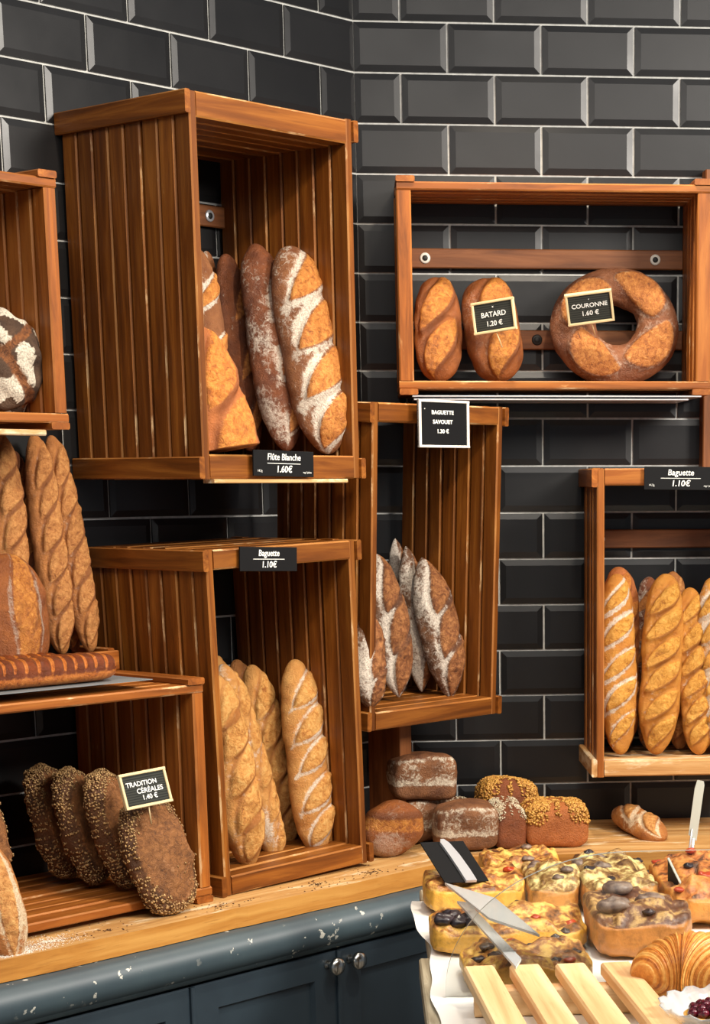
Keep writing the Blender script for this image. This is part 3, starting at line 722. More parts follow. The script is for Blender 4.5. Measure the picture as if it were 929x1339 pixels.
tag(link('ring_loaf', ring_loaf(), None, T(.5385, -.095, 1.955) @ Matrix.Rotation(math.radians(-9), 4, 'X')), 'big brown ring shaped loaf with a hole, carrying a price board, in the wall crate', 'bread')

# dark boule with white flour patches
def fn_boule(V, N):
    fl = np.clip(.25 + 1.1 * waves(V, 105, 5), 0, 1.2); fl = np.where(fl > .34, 1.2, 0.0)
    w = V[:, 0] * .75 + V[:, 2] * .6 + .018; cr = np.exp(-(w / .010) ** 2) * sst(-V[:, 1], 0, .03)
    w2 = -V[:, 0] * .5 + V[:, 2] * .8 - .03; cr2 = np.exp(-(w2 / .008) ** 2) * sst(-V[:, 1], 0, .03)
    c = np.maximum(cr, cr2)
    return .004 * waves(V, 130, 6) - .006 * c, {'score': c, 'ear': c * .3, 'flour': fl * (1 - c)}
me, _, _ = blob(.082, .07, .088, .95, .95, 4, M['c_boule'], fn_boule, 70, 110, .03, .012)
tag(link('round_loaf', me, None, YAW_L @ T(-.995, -.115, 1.841)), 'dark round loaf patched with white flour, in the crate at the left edge', 'bread')

# braided brioche loaves
def brioche(L, a, c, seed):
    nt, na = 220, 48
    u = np.linspace(0, 1, nt); th = np.linspace(-PI, PI, na, endpoint=False)
    U, TH2 = [q.ravel() for q in np.meshgrid(u, th, indexing='ij')]
    X = U * L; prof_ = np.clip(1 - np.abs(2 * U - 1) ** 14, 0, 1) ** .5
    up = sst(np.sin(TH2), -.15, .25)
    phs = X / .0235 + .42 * np.cos(TH2) * np.sign(1) + .15 * np.sin(X * 40)
    h = np.abs(np.sin(PI * phs)) ** .55
    rr = 1 + up * (.22 * h - .10)
    y = -np.cos(TH2); z = np.sin(TH2)
    V = np.stack([X, a * np.sign(y) * np.abs(y) ** .75 * rr * prof_, c * np.sign(z) * np.abs(z) ** .7 * rr * prof_], 1)
    seam = up * (1 - sst(h, .45, .8)); score = np.maximum(seam, 1 - sst(z, -.30, .05))
    caps = [list(range(na - 1, -1, -1)), [(nt - 1) * na + i for i in range(na)]]
    return np_mesh('brioche', V, grid_faces(nt, na), [M['c_brioche']], {'score': score, 'ear': np.zeros_like(X), 'flour': np.zeros_like(X)}, caps)
bm = brioche(.40, .036, .0235, 1)
tag(link('braided_brioche', bm, None, YAW_L @ T(-1.332, -.300, 1.3245)), 'glossy braided brioche lying in front along the edge of the wide crate', 'bread', 'braided brioches on the wide crate')
tag(link('braided_brioche', brioche(.36, .030, .023, 2), None, YAW_L @ T(-1.345, -.230, 1.3243)), 'glossy braided brioche lying behind the front one, below the oval loaf', 'bread', 'braided brioches on the wide crate')
tag(link('paper_sheet', stick(.46, .17, .0012, (M['grey_paper'], M['grey_paper'])), None, YAW_L @ T(-1.115, -.268, 1.2995)), 'grey paper sheet under the braided brioche on the wide crate', 'paper')

# flat seeded loaves standing in the wide crate
def fn_flat(V, N):
    rim = np.sqrt((V[:, 0] / .07) ** 2 + (V[:, 2] / .115) ** 2)
    face_ = sst(.90 - rim, -.06, .16)
    cr = face_ * np.clip(waves(V, 60, 12) * .6, 0, 1)
    return .004 * face_ * waves(V, 70, 3) + .0015 * waves(V, 260, 4), {'score': face_ * .75 + .0, 'ear': cr * .5, 'flour': face_ * .3 * np.clip(waves(V, 90, 2), 0, 1)}
def seeded(label, s, d, tilt, turn, size, seed, group='flat seeded loaves in the wide crate', zb=.9235):
    a, b, c = size
    me, V, N = blob(a, b, c, .75, .95, seed, M['c_seeded'], fn_flat, 48, 72, .05, .01)
    m = YAW_L @ T(-s, -d, zb) @ Matrix.Rotation(turn, 4, 'Z') @ Matrix.Rotation(tilt[0], 4, 'X') @ Matrix.Rotation(tilt[1], 4, 'Y') @ T(0, 0, c)
    o = link('seeded_loaf', me, None, m); tag(o, label, 'bread', group)
    rim = np.sqrt((V[:, 0] / a) ** 2 + (V[:, 2] / c) ** 2)
    seeds('sesame_seeds', V, N, sst(rim, .78, .92) + .012, 2200, .0030, M['seed'], seed, o)
    return o
SZ = (.066, .032, .108)
seeded('flat seeded loaf nearest, carrying the slanted price board, in the wide crate', .884, .392, (-.30, -.12), .06, (.067, .034, .106), 1, zb=.888)
seeded('flat seeded loaf second from the front in the wide crate', .880, .270, (-.24, -.16), .50, SZ, 2)
seeded('flat seeded loaf third from the front in the wide crate', .898, .195, (-.22, -.18), .55, SZ, 3)
seeded('flat seeded loaf farthest back in the wide crate', .905, .118, (-.20, -.20), .55, SZ, 4)
seeded('dark seeded loaf at the left edge of the picture, behind the floury orange loaf', 1.190, .250, (-.2, .10), .1, (.06, .035, .11), 5, None)

# ------------------------------------------------------------------ loaves on the worktop under the corner crate
def tin(label, name, x, y, z, yaw, size, seed, mat='c_tin', roll=0, pitch=0, style='bands', sd=None, group='tin loaves on the worktop'):
    a, b, c = size
    def fn(V, N):
        Z = V[:, 2] / c; X = V[:, 0] / a
        d = .22 * c * sst(Z, -.1, .6) * (1 - X ** 2) + .05 * c * waves(V, 40, seed) + .02 * c * waves(V, 110, seed + 7)
        bulge = np.exp(-((Z - .12) / .16) ** 2) * .07 * c * (1 - sst(np.abs(N[:, 2]), .5, .9))
        if style == 'bands':
            band = np.exp(-((Z + .18 + .07 * waves(V, 30, seed + 4)) / .11) ** 2); top = np.exp(-((Z - .80) / .10) ** 2) * sst(-V[:, 1], -.2 * b, .4 * b)
            fl = .95 * np.maximum(band, .7 * top) + .5 * sst(Z, -.1, .2) * (1 - sst(Z, .6, .8)) * np.clip(.4 + waves(V, 90, 3), 0, 1)
        else: fl = np.zeros(len(V))
        return d + bulge, {'flour': fl, 'score': .25 * sst(Z, -.9, -.2) * (1 - sst(Z, -.3, .2))}
    me, V, N = blob(a, b, c, .42, .38, seed, M[mat], fn, 54, 84, .03, .012)
    o = link(name, me, None, T(x, y, z) @ Matrix.Rotation(yaw, 4, 'Z') @ Matrix.Rotation(roll, 4, 'Y') @ Matrix.Rotation(pitch, 4, 'X') @ T(0, 0, c))
    tag(o, label, 'bread', group)
    if sd:
        cnt, sz_, mm, z0 = sd
        seeds('seed_topping', V, N, sst(V[:, 2] / c, z0, z0 + .25), cnt, sz_, M[mm], seed, o)
    return o

tin('tin loaf with a pale flour band, resting on top of two others beside the post', 'tin_loaf', .106, -.255, .981, .25, (.070, .050, .046), 21)
tin('tin loaf with a flour band, nearest under the top one on the worktop', 'tin_loaf', .196, -.335, CT + .001, .12, (.066, .052, .046), 22)
tin('dark tin loaf half hidden behind the others under the top tin loaf', 'tin_loaf', .098, -.225, CT + .001, .5, (.060, .050, .046), 23)
tin('red brown tin loaf with pale seeds on top, between two larger tin loaves', 'tin_loaf', .286, -.275, CT + .001, .06, (.033, .088, .040), 24, 'c_brown', style='plain', sd=(1300, .0026, 'seed_white', .45))
tin('tin loaf crusted with golden seeds, nearest the short floury baguette', 'tin_loaf', .385, -.305, CT + .001, .06, (.066, .055, .044), 25, 'c_orange', style='plain', sd=(2600, .0046, 'seed_gold', -.15))
tin('tin loaf with a brown seeded dome, standing behind the golden seeded one', 'tin_loaf', .300, -.115, CT + .001, .05, (.066, .05, .052), 26, 'c_brown', style='plain', sd=(2400, .0044, 'seed_gold', .1))
tin('small tin loaf with pale seeds, peeping out behind the stacked tin loaves', 'tin_loaf', .190, -.115, CT + .001, .05, (.030, .05, .032), 27, 'c_brown', style='plain', sd=(700, .0026, 'seed_white', .3))
def fn_rl(V, N):
    w = V[:, 0] * .45 + V[:, 2] * .75 - .012; cr = np.exp(-(w / .012) ** 2) * sst(-V[:, 1], -.01, .03)
    return .003 * waves(V, 60, 31) - .003 * cr + .003 * np.exp(-((w - .016) / .006) ** 2), {'score': cr, 'ear': np.exp(-((w - .016) / .007) ** 2), 'flour': .85 * np.clip(.45 + waves(V, 50, 33), 0, 1) * (1 - cr)}
me, _, _ = blob(.062, .054, .056, .9, .9, 31, M['c_batard'], fn_rl, 50, 80, .04, .01)
tag(link('round_loaf', me, None, T(.043, -.392, CT + .056) @ Matrix.Rotation(-.5, 4, 'Y')), 'round brown floury loaf resting on the worktop against the crate post', 'bread')

# ------------------------------------------------------------------ price boards
def text(body, size, parent, mtx, mat='white_print', align='CENTER', shear=0.0, name='lettering', space=1.0, off=0.0, sx=1.0):
    c = bpy.data.curves.new('lettering', 'FONT'); c.body = body; c.size = size; c.align_x = align; c.align_y = 'CENTER'
    c.extrude = .0002; c.shear = shear; c.space_character = space; c.offset = off; c.resolution_u = 3
    c.materials.append(M[mat])
    tmp = bpy.data.objects.new('lettering_curve', c); COL.objects.link(tmp); bpy.context.view_layer.update()
    me = bpy.data.meshes.new_from_object(tmp.evaluated_get(bpy.context.evaluated_depsgraph_get()))
    bpy.data.objects.remove(tmp); bpy.data.curves.remove(c)
    if not me.materials: me.materials.append(M[mat])
    return link(name, me, parent, mtx @ Matrix.Rotation(PI / 2, 4, 'X') @ Matrix.Diagonal((sx, 1, 1, 1)))
def card_base(w, h, t, mat, name, parent=None, mtx=Matrix.Identity(4), c=.002):
    # board in the xz plane, front at y=-t
    return link(name, stick(w, h, t, (M[mat], M[mat]), c, name), parent, mtx @ T(0, -t / 2, 0) @ Matrix.Rotation(PI / 2, 4, 'X'))
def slate(name_, price, label, mtx, w, h, group, small=True):
    r = thing('price_slate', label, 'price card', mtx, group)
    card_base(w, h, .003, 'black_card', 'card', r)
    y = -.0033
    text(name_, h * .36, r, T(0, y, h * .24), shear=.12, sx=.92, off=.0002)
    text(price, h * .36, r, T(0, y, -h * .23), shear=.12, off=.0003)
    link('underline', stick(w * .55, .0011, .0004, (M['white_print'],), .0001), r, T(0, y, 0) @ Matrix.Rotation(PI / 2, 4, 'X'))
    if small:
        text('14,7g', h * .12, r, T(-w * .40, y, -h * .30)); text('mg / pièce', h * .11, r, T(w * .39, y, -h * .32))
    return r
def onfr(fr, x, y, z, rz=0, ry=0): return FR[fr] @ T(x, y, z) @ Matrix.Rotation(rz, 4, 'Z') @ Matrix.Rotation(ry, 4, 'Y')

slate('Flûte Blanche', '1.60€', 'small black price slate on the lower front edge of the highest crate', onfr('L', -.578, -.3715, 1.6695, 0, .02), .148, .046, 'black price slates')
slate('Baguette', '1.10€', 'small black price slate on the top edge of the crate on the counter', onfr('L', -.610, -.3575, 1.4985, 0, .035), .140, .044, 'black price slates', False)
slate('Baguette', '1.10€', 'small black price slate on the top edge of the low wall crate', onfr('R', .655, -.2575, 1.6415, 0, .012), .152, .047, 'black price slates')
sb = thing('price_board', 'square black price board with a white frame, on the top edge of the corner crate', 'price card', onfr('L', -.1615, -.3855, 1.7475))
card_base(.146, .091, .004, 'black_card', 'panel', sb)
for z in (-1, 1): link('frame_strip', stick(.146, .0046, .0065, (M['white_frame'], M['white_frame']), .001, 'sb'), sb, T(0, -.0032, z * (.091 - .0046) / 2) @ Matrix.Rotation(PI / 2, 4, 'X'))
for x in (-1, 1): link('frame_strip', stick(.0818, .0065, .0065, (M['white_frame'], M['white_frame']), .001, 'sb'), sb, T(x * (.146 - .0065) / 2, -.0032, 0) @ Matrix(((0, 1, 0, 0), (0, 0, -1, 0), (-1, 0, 0, 0), (0, 0, 0, 1))))
for s_, z in (('BAGUETTE', .0215), ('SAVOUET', .0035), ('1.30 €', -.0145)): text(s_, .0105, sb, T(-.004, -.0043, z), off=.0003, sx=1.25)
link('pin', lathe('pin', [(.0012, 0), (.0012, .001), (.0005, .0014)], 8, [M['white_print']]), sb, T(-.056, -.004, .028) @ RX)
def letterboard(lines, label, key, group='framed letter boards stuck in loaves', stick_len=.05, stick_x=0):
    w, h, pos, rot = CARDS[key]
    m = Matrix((rot[0] + [pos[0]], rot[1] + [pos[1]], rot[2] + [pos[2]], [0, 0, 0, 1]))
    r = thing('letter_board', label, 'price card', m, group)
    card_base(w - .004, h - .004, .004, 'felt', 'felt_panel', r, T(0, .001, 0))
    f_ = .0052
    for z in (-1, 1): link('frame_strip', stick(w, f_, .008, (M['cream_frame'], M['cream_frame']), .001, 'lb'), r, T(0, -.002, z * (h - f_) / 2) @ Matrix.Rotation(PI / 2, 4, 'X'))
    for x in (-1, 1): link('frame_strip', stick(h - 2 * f_, f_, .008, (M['cream_frame'], M['cream_frame']), .001, 'lb'), r, T(x * (w - f_) / 2, -.002, 0) @ Matrix(((0, 1, 0, 0), (0, 0, -1, 0), (-1, 0, 0, 0), (0, 0, 0, 1))))
    v = []; q = []
    nl = 12
    for i in range(nl):
        z = -h / 2 + f_ + (h - 2 * f_) * (i + .5) / nl; k = len(v); x0 = w / 2 - f_
        v += [(-x0, -.0033, z - .0007), (x0, -.0033, z - .0007), (x0, -.0033, z + .0007), (-x0, -.0033, z + .0007)]; q.append([k, k + 1, k + 2, k + 3])
    link('felt_grooves', pymesh('felt_grooves', v, q, [M['felt_line']]), r, kind='stuff')
    for s, sz, x, z in lines: text(s, sz, r, T(x, -.0040, z), off=.0002)
    link('skewer', tube('skewer', [(stick_x, 0, -h / 2 + .002), (stick_x + .004, .012, -h / 2 - stick_len)], .0012, [M['cream_frame']]), r)
    return r
letterboard([('BATARD', .0145, .0, .004), ('1.20 €', .014, .0, -.014), ('x', .006, 0, .019)], 'cream framed letter board reading BATARD, stuck in a short loaf', 'batard', stick_len=.03)
letterboard([('COURONNE', .0130, .000, .006), ('1.60 €', .014, .0, -.011), ('▾', .005, 0, .019)], 'cream framed letter board reading COURONNE, stuck in the ring loaf', 'couronne', stick_len=.034)
letterboard([('TRADITION', .0118, -.006, .010), ('CÉRÉALES', .0122, .008, -.003), ('1.40 €', .012, .005, -.015)], 'cream framed letter board slanting above the nearest flat seeded loaf', 'tradition', stick_len=.03)

# ------------------------------------------------------------------ pastry display in front
TZ = .900
tb = thing('display_table', 'wooden display table with weathered boards under white paper, in front of the counter', 'table', T(.52, -1.45, 0))
ti = T(-.52, 1.45, 0)
def tpart(name, x0, x1, y0, y1, z0, z1, mats):
    L = max(x1 - x0, y1 - y0); rot = Matrix.Identity(4)
    if x1 - x0 >= y1 - y0: me = stick(x1 - x0, y1 - y0, z1 - z0, mats, .003)
    else: me = stick(y1 - y0, x1 - x0, z1 - z0, mats, .003); rot = Matrix.Rotation(PI / 2, 4, 'Z')
    return link(name, me, tb, ti @ T((x0 + x1) / 2, (y0 + y1) / 2, (z0 + z1) / 2) @ rot)
GB_ = (M['grey_board'], M['grey_board'])
for x0, x1 in ((.085, .345), (.348, .610), (.613, .98)): tpart('table_board', x0, x1, -1.33, -.80, .868, .8965, GB_)
for x0, x1 in ((.068, .20), (.203, .40), (.403, .60), (.603, .98)): tpart('front_board', x0, x1, -2.25, -1.335, .862, .8965, GB_)
for x, y in ((.13, -.86), (.92, -.86), (.13, -2.18), (.92, -2.18)):
    link('leg', stick(.86, .06, .06, GB_, .003), tb, ti @ T(x, y, .431) @ Matrix.Rotation(PI / 2, 4, 'Y'))
tpart('apron', .12, .93, -.88, -.84, .74, .861, GB_); tpart('apron', .12, .93, -2.20, -2.16, .74, .861, GB_)
tpart('apron', .11, .15, -2.13, -.91, .74, .861, GB_); tpart('apron', .90, .94, -2.13, -.91, .74, .861, GB_)
# white baking paper with a wavy torn left edge hanging over the boards
def paper():
    v = []; f = []; nx, ny = 24, 60
    for j in range(ny + 1):
        y = -2.0 + 1.08 * j / ny; wav = .004 * math.sin(y * 13) + .0025 * math.sin(y * 29 + 1)
        xl = .083 + wav - .016 * sst(np.array(y), -1.3, -1.0)
        for i in range(nx + 1):
            x = xl + (.86 - xl) * (i / nx) ** 1.5
            z = TZ + .0006 + .0012 * math.sin(y * 23 + x * 9) * math.exp(-((x - xl) / .06)) + (.002 * math.exp(-((x - xl) / .02)))
            v.append((x, y, z))
    for j in range(ny):
        for i in range(nx): k = j * (nx + 1) + i; f.append([k, k + 1, k + nx + 2, k + nx + 1])
    return pymesh('baking_paper', v, f, [M['paper']], True)
tag(link('baking_paper', paper(), None), 'white baking paper spread under the focaccia, overhanging the display table', 'paper')

def m_focaccia(name, base, brown, cheese):
    k = NT(name); o = k.coord('Object', (1, 1, 1), rnd=2.0)
    top = k.attr('top'); n = k.noise(o, 34, 5, .6); n2 = k.noise(o, 110, 4, .6); n3 = k.noise(o, 300, 3, .6)
    side = k.ramp(k.math('ADD', k.math('MULTIPLY', n, .6), k.math('MULTIPLY', n2, .4)), [(.32, tuple(c * .5 for c in base[:3]) + (1,)), (.48, base), (.68, tuple(c * 1.25 for c in base[:3]) + (1,))])
    t = k.ramp(k.math('ADD', k.math('MULTIPLY', n, .7), k.math('MULTIPLY', n2, .3)), [(.38, lin(78, 46, 28)), (.48, brown), (.57, cheese), (.70, tuple(min(1, c * 1.2) for c in cheese[:3]) + (1,))])
    c = k.mix(k.step(k.math('ADD', top, k.math('MULTIPLY', k.math('SUBTRACT', n2, .5), .6)), .35, .7), side, t)
    c = k.mix(k.math('MULTIPLY', k.step(n3, .66, .72), top), c, lin(70, 50, 26))
    k.bump(k.math('ADD', n2, k.math('MULTIPLY', n3, .5)), .5, .003)
    return k.out(c, .38)
M['foc_yellow'] = m_focaccia('focaccia_golden', lin(212, 158, 62), lin(158, 100, 48), lin(222, 178, 92))
M['foc_cheese'] = m_focaccia('focaccia_cheese', lin(196, 134, 66), lin(150, 112, 62), lin(226, 204, 138))
M['foc_brown'] = m_focaccia('focaccia_browned', lin(184, 118, 54), lin(104, 66, 44), lin(186, 148, 92))
M['foc_tomato'] = m_focaccia('focaccia_tomato', lin(204, 136, 60), lin(190, 112, 56), lin(218, 152, 80))
M['olive'] = NT('black_olive'); _k = M['olive']; M['olive'] = _k.out(_k.ramp(_k.noise(_k.coord('Object'), 90, 3), [(.35, lin(24, 20, 24)), (.7, lin(58, 48, 52))]), .3)
M['tomato'] = plain('baked_tomato', lin(172, 62, 32), .3)
M['potato'] = NT('purple_potato'); _k = M['potato']; M['potato'] = _k.out(_k.ramp(_k.noise(_k.coord('Object'), 60, 4), [(.35, lin(84, 66, 60)), (.7, lin(150, 128, 112))]), .45)
def slab(label, x0, x1, y0, y1, h, seed, mat, toppings=(), rise=.0, rot=0.0, group='focaccia pieces on the display table'):
    a, b, c = (x1 - x0) / 2, (y1 - y0) / 2, h / 2
    def fn(V, N):
        top = sst(V[:, 2] / c, .35, .8)
        d = top * (.009 * np.clip(waves(V, 55, seed), -1, 1.6) + .004 * waves(V, 130, seed + 2) + .002 * waves(V, 300, seed + 6)) + .0015 * waves(V, 80, seed + 3)
        return d + top * rise * (V[:, 1] / b), {'top': top}
    me, V, N = blob(a, b, c, .45, .36, seed, M[mat], fn, 60, 130, .06, .04)
    o = link('focaccia_piece', me, None, T((x0 + x1) / 2, (y0 + y1) / 2, TZ + .003 + c) @ Matrix.Rotation(rot, 4, 'Z'))
    tag(o, label, 'pastry', group)
    for nm, tx, ty, r, mat2 in toppings:
        bm_, _, _ = blob(r, r * .85, r * .45, 1, 1, int(1000 * abs(tx) + 977 * abs(ty)) + seed, M[mat2], None, 14, 20, .26, .06)
        px = tx * a; py = ty * b
        k = np.argmin((V[:, 0] - px) ** 2 + (V[:, 1] - py) ** 2 + (V[:, 2] < 0) * 9)
        link(nm, bm_, o, T(px, py, V[k, 2] + r * .08))
    return o

rt = random.Random(5)
def scat(nm, n, r, mat, x0=-.85, x1=.85, y0=-.85, y1=.8): return [(nm, rt.uniform(x0, x1), rt.uniform(y0, y1), r * rt.uniform(.75, 1.2), mat) for _ in range(n)]
slab('focaccia piece with a dark baked top at the back left corner of the paper', .088, .262, -1.068, -.895, .056, 41, 'foc_yellow', scat('onion_ring', 3, .009, 'tomato'))
slab('yellow cheesy focaccia piece behind the black card, at the back of the display', .200, .345, -.885, -.70, .056, 42, 'foc_yellow', scat('potato_slice', 3, .013, 'potato'))
slab('browned cheese focaccia piece between the clear holder and the pale one', .266, .352, -1.090, -.89, .058, 43, 'foc_cheese', scat('potato_slice', 4, .014, 'potato'))
slab('pale cheese focaccia piece with olives, beside the upright tag', .358, .492, -1.120, -.84, .066, 44, 'foc_cheese', scat('olive', 6, .011, 'olive') + scat('potato_slice', 3, .016, 'potato'))
slab('orange focaccia piece topped with baked tomato, at the right of the display', .498, .640, -1.215, -.85, .068, 45, 'foc_tomato', scat('tomato_piece', 5, .014, 'tomato', -.8, .3) + scat('olive', 2, .010, 'olive'))
slab('long golden focaccia piece with a black olive paste end, along the left of the paper', .088, .338, -1.365, -1.185, .046, 46, 'foc_yellow', [('olive_paste', -.84 + .10 * i, -.62 + .22 * (i % 2), .019, 'olive') for i in range(5)] + scat('olive', 2, .010, 'olive', .1, .8) + scat('tomato_piece', 4, .009, 'tomato', -.3, .9))
slab('thick focaccia piece with purple potato slices, behind the croissant', .342, .500, -1.412, -1.180, .072, 47, 'foc_brown', [('potato_slice', -.55, -.55, .027, 'potato'), ('potato_slice', .25, -.2, .025, 'potato'), ('potato_slice', -.3, .45, .024, 'potato'), ('olive', .1, -.75, .011, 'olive')])
slab('focaccia piece with black olives right behind the pine rack', .128, .322, -1.585, -1.425, .042, 48, 'foc_yellow', [('olive_paste', -.75 + .13 * i, -.3 + .3 * (i % 2), .012, 'olive') for i in range(3)] + scat('olive', 6, .010, 'olive', .1, .9) + scat('tomato_piece', 4, .010, 'tomato', -.4, .9))

# croissant
def croissant():
    nt, na = 300, 56
    u = np.linspace(0, 1, nt); th = np.linspace(-PI, PI, na, endpoint=False)
    U, TH2 = [q.ravel() for q in np.meshgrid(u, th, indexing='ij')]
    ang = (-65 + 150 * U) * PI / 180
    steps = 9.0; s = U * steps; side = np.abs(2 * U - 1)
    w = np.where(U < .5, s, steps - s); fr = w - np.floor(w)
    env = .017 + .045 * np.clip(1 - side ** 1.9, 0, 1) ** .75
    ridge = (1 - fr) * .0 + np.power(fr, .6)
    rr = env * (1 + .10 * (ridge - .5) + .018 * np.sin(s * 2 * PI * 3.5)) * (1 + .02 * np.sin(s * 40 + 2 * np.sin(TH2 * 2)))
    R0 = .066
    cx_, cy_ = R0 * np.sin(ang), R0 * np.cos(ang)
    ca, sa = np.sin(ang), np.cos(ang)
    lay = .5 + .5 * np.sin(s * 2 * PI * 1.7 + .6 * np.sin(TH2) + .5 * np.sin(s * 3))
    out = rr * np.cos(TH2); up = rr * np.sin(TH2) * .92
    up = np.where(up < 0, up * .7, up)
    V = np.stack([cx_ + ca * out, cy_ + sa * out, up], 1)
    caps = [list(range(na - 1, -1, -1)), [(nt - 1) * na + i for i in range(na)]]
    k = NT('croissant_crust'); l_ = k.attr('layer'); n = k.noise(k.coord('Object'), 150, 5, .7)
    c = k.ramp(k.math('ADD', k.math('MULTIPLY', l_, .42), k.math('MULTIPLY', n, .62)), [(.26, lin(150, 80, 26)), (.5, lin(208, 130, 50)), (.74, lin(234, 178, 96))])
    k.bump(n, .3, .002)
    q = grid_faces(nt, na)
    return np_mesh('croissant', V, q, [k.out(c, .35)], {'layer': np.clip(lay * .75 + .25 * fr, 0, 1)}, caps)

tag(link('serving_board', stick(.34, .30, .028, (M['grey_board'], M['pine']), .002), None, T(.575, -1.80, TZ + .0165)), 'pale wooden board under the croissant and the glass bowl', 'board')
tag(link('croissant', croissant(), None, T(.412, -1.800, TZ + .064) @ Matrix.Rotation(-.35, 4, 'Z')), 'large glossy golden croissant at the right end of the pine rack', 'pastry')
# glass bowl with a berry tart
def bowl():
    n = 64; prof_ = [(.030, .003), (.052, .008), (.072, .022), (.082, .036), (.089, .045), (.0865, .0455), (.079, .037), (.069, .024), (.050, .0105), (.028, .006)]
    v = []; f = []
    for k, (r, z) in enumerate(prof_):
        for i in range(n):
            a = 2 * PI * i / n; w = max(0, (z - .02) / .026)
            rr = r * (1 + .05 * w * math.sin(a * 16)); v.append((rr * math.cos(a), rr * math.sin(a), z + .003 * w * math.sin(a * 16 + 1)))
    for k in range(len(prof_) - 1):
        for i in range(n): f.append([k * n + i, k * n + (i + 1) % n, (k + 1) * n + (i + 1) % n, (k + 1) * n + i])
    f.append(list(range(n - 1, -1, -1))); f.append([(len(prof_) - 1) * n + i for i in range(n)])
    return pymesh('glass_bowl', v, f, [M['acrylic']], True)
tag(link('glass_bowl', bowl(), None, T(.452, -1.945, TZ + .031)), 'clear glass bowl with a ruffled rim, in front of the croissant', 'bowl')
M['berry'] = NT('dark_red_berry'); _k = M['berry']; M['berry'] = _k.out(_k.ramp(_k.noise(_k.coord('Object'), 150, 2), [(.35, lin(52, 10, 22)), (.7, lin(110, 26, 44))]), .15)
tt = thing('berry_tart', 'small tart heaped with dark red berries, inside the glass bowl', 'pastry', T(.432, -1.950, TZ + .041))
link('crust', lathe('crust', [(.030, .001), (.036, .012), (.040, .022), (.037, .024), (.033, .018), (.004, .017)], 40, [M['foc_yellow']]), tt)
b_, _, _ = blob(.0075, .0075, .007, 1, 1, 3, M['berry'], None, 12, 16, .12, .04)
for i in range(26):
    r_ = .031 * math.sqrt((i + .5) / 26); a_ = i * 2.4
    link('berry', b_, tt, T(r_ * math.cos(a_), r_ * math.sin(a_), .024 + .012 * (1 - (r_ / .033) ** 2)))

# pine slat rack
rk = thing('slatted_rack', 'rack of raw pine slats in front of the focaccia on the display table', 'rack', T(.24, -1.66, TZ))
for i in range(4):
    x = .143 + i * .0655
    link('slat', stick(.46, .044, .020, (M['pine'], M['pine']), .003), rk, T(-.24, 1.66, -TZ) @ T(x + .018, -1.655 - .23, .952) @ Matrix.Rotation(PI / 2 + .07, 4, 'Z'))
for y in (-1.70, -2.05):
    link('crossbar', stick(.30, .030, .040, (M['pine'], M['pine']), .003), rk, T(-.24, 1.66, -TZ) @ T(.285, y, TZ + .0215))
# glass guard with a rounded corner
def guard():
    x0, x1, z0, z1, rx, rz, y0, y1 = .099, 1.0, .8985, 1.113, .27, .20, -1.606, -1.600
    pts = [(x0, z0)]
    for i in range(25):
        a = PI - PI / 2 * i / 24; pts.append((x0 + rx + rx * math.cos(a), z1 - rz + rz * math.sin(a)))
    pts += [(x1, z1), (x1, z0)]
    n = len(pts); v = [(x, y0, z) for x, z in pts] + [(x, y1, z) for x, z in pts]
    f = [list(range(n)), list(range(2 * n - 1, n - 1, -1))] + [[i, n + i, n + (i + 1) % n, (i + 1) % n] for i in range(n)]
    return pymesh('glass_guard', v, f, [M['glass'], M['glass_edge']], False, [0, 0] + [1] * n)
tag(link('glass_guard', guard(), None), 'upright clear glass pane with a rounded corner, between the focaccia and the pine rack', 'glass pane')

# tags and holders among the focaccia
def from_card(key): 
    w, h, pos, rot = CARDS[key]
    return w, h, Matrix((rot[0] + [pos[0]], rot[1] + [pos[1]], rot[2] + [pos[2]], [0, 0, 0, 1]))

def front_sign(m):
    c = Vector(CAMLOC) - m.translation
    return 1 if (m.to_3x3() @ Vector((0, -1, 0))).dot(c) > 0 else -1
w_, h_, m_ = from_card('blackcard'); s_ = front_sign(m_)
th = thing('sign_holder', 'black card with a polished steel clip on its back, leaning over the left focaccia', 'price card', m_)
link('card', stick(w_, h_, .002, (M['black_card'],), .0004, 'bc'), th, Matrix.Rotation(PI / 2, 4, 'X'))
cl = [(-.004, h_ * .50), (.003, h_ * .50), (.009, h_ * .40), (.014, h_ * .1), (.016, -h_ * .25), (.016, -h_ * .53), (-.005, -h_ * .53), (-.005, -h_ * .2), (-.006, h_ * .15), (-.008, h_ * .42)]
link('clip', prism('clip', cl, -.0025, .0025, [M['steel']]), th, T(.0, -s_ * .0042, 0) @ Matrix.Rotation(PI / 2, 4, 'X'), label='polished steel clip')
for nm, poly, z, lab in (('clear_plate', [(0.1175, -1.1705), (0.1925, -1.302), (0.2398, -1.5684), (0.1733, -1.4466)], .985, 'clear acrylic plate lying slanted over the left focaccia, below the black card'), ('clear_plate', [(0.1342, -1.239), (0.1522, -1.253), (0.2066, -1.6421), (0.1951, -1.6908)], .968, 'narrow clear acrylic strip over the olive focaccia, nearest the pine rack')):
    me = prism(nm, poly, z - .004, z, [M['acrylic'], M['acrylic_edge']])
    for p in me.polygons: p.material_index = 0 if abs(p.normal.z) > .5 else 1
    tag(link(nm, me, None), lab, 'holder')
w_, h_, m_ = from_card('rightcard'); s_ = front_sign(m_)
th = thing('edge_on_card', 'black price card with a grey rim, almost edge on in the pale cheese focaccia', 'price card', m_)
link('card', stick(w_, h_, .0025, (M['black_card'], M['grey_card']), .0008, 'rc'), th, Matrix.Rotation(PI / 2, 4, 'X'))
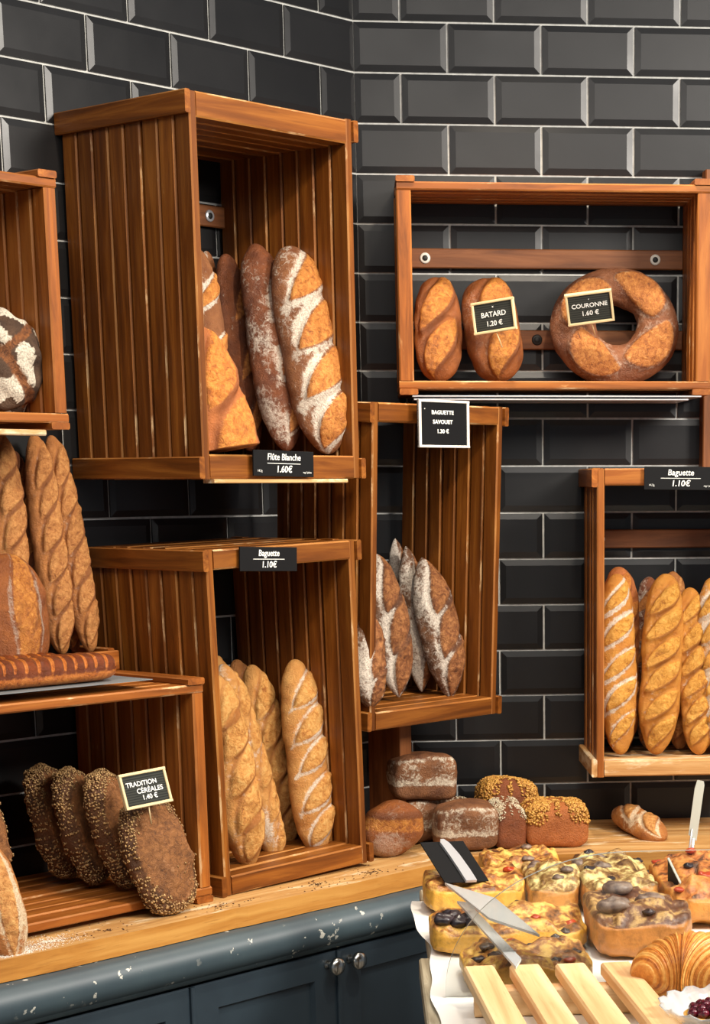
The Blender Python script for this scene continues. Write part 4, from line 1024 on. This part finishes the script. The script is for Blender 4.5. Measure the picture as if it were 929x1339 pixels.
for z in (-1, 1): link('rim', stick(w_, .0035, .004, (M['grey_card'],), .0005, 'rr'), th, T(0, 0, z * h_ / 2) @ Matrix.Rotation(PI / 2, 4, 'X'))
kt = thing('upright_tag', 'pale grey upright tag in a slim steel clip, among the focaccia on the right', 'price card', T(.5745, -.905, .958) @ Matrix.Rotation(.10, 4, 'Y'))
link('tag_card', prism('tag_card', [(-.0085, .050), (.0075, .040), (.0105, .143), (.0085, .150), (-.0035, .151), (-.0065, .135)], -.001, .001, [M['grey_card']]), kt, Matrix.Rotation(PI / 2, 4, 'X'))
link('clip_wire', tube('clip_wire', [(-.0065, -.003, -.008), (-.0045, -.003, .03), (-.0035, -.003, .062)], .0016, [M['steel']]), kt)
link('clip_wire', tube('clip_wire', [(.001, -.003, -.008), (.001, -.003, .045)], .003, [M['steel']]), kt)

def grains(name, label, spots, size, mat, seed):
    r = np.random.default_rng(seed); vs = []; fs = []; n = 0
    oc = np.array([(1, 0, 0), (-1, 0, 0), (0, 1, 0), (0, -1, 0), (0, 0, .6), (0, 0, -.2)])
    of = np.array([(0, 2, 4), (2, 1, 4), (1, 3, 4), (3, 0, 4), (2, 0, 5), (1, 2, 5), (3, 1, 5), (0, 3, 5)])
    for s, d, rad, cnt in spots:
        for k in range(cnt):
            rr = rad * abs(r.normal()) * .6; a = r.uniform(0, 2 * PI); sc = size * r.uniform(.4, 1.4)
            dd = d + rr * math.sin(a)
            if dd > .437: continue
            x, y = Lp(s + rr * 1.6 * math.cos(a), dd)
            vs.append(np.array((x, y, CT + sc * .2)) + oc * sc); fs.append(of + 6 * n); n += 1
    o = link(name, np_mesh(name, np.concatenate(vs), np.concatenate(fs), [M[mat]]), None, kind='stuff')
    return tag(o, label, 'crumbs')
M['flour'] = plain('white_flour', lin(236, 228, 214), .95)
grains('flour_dust', 'white flour dusted on the worktop around the floury orange loaf', [(1.245, .415, .055, 2600), (1.16, .39, .04, 500)], .0011, 'flour', 3)
grains('bread_crumbs', 'dark crumbs and seeds scattered on the worktop before the standing crates', [(.80, .41, .05, 60), (.55, .40, .05, 70), (.40, .40, .05, 90), (1.05, .40, .06, 60)], .0017, 'c_seeded', 4)
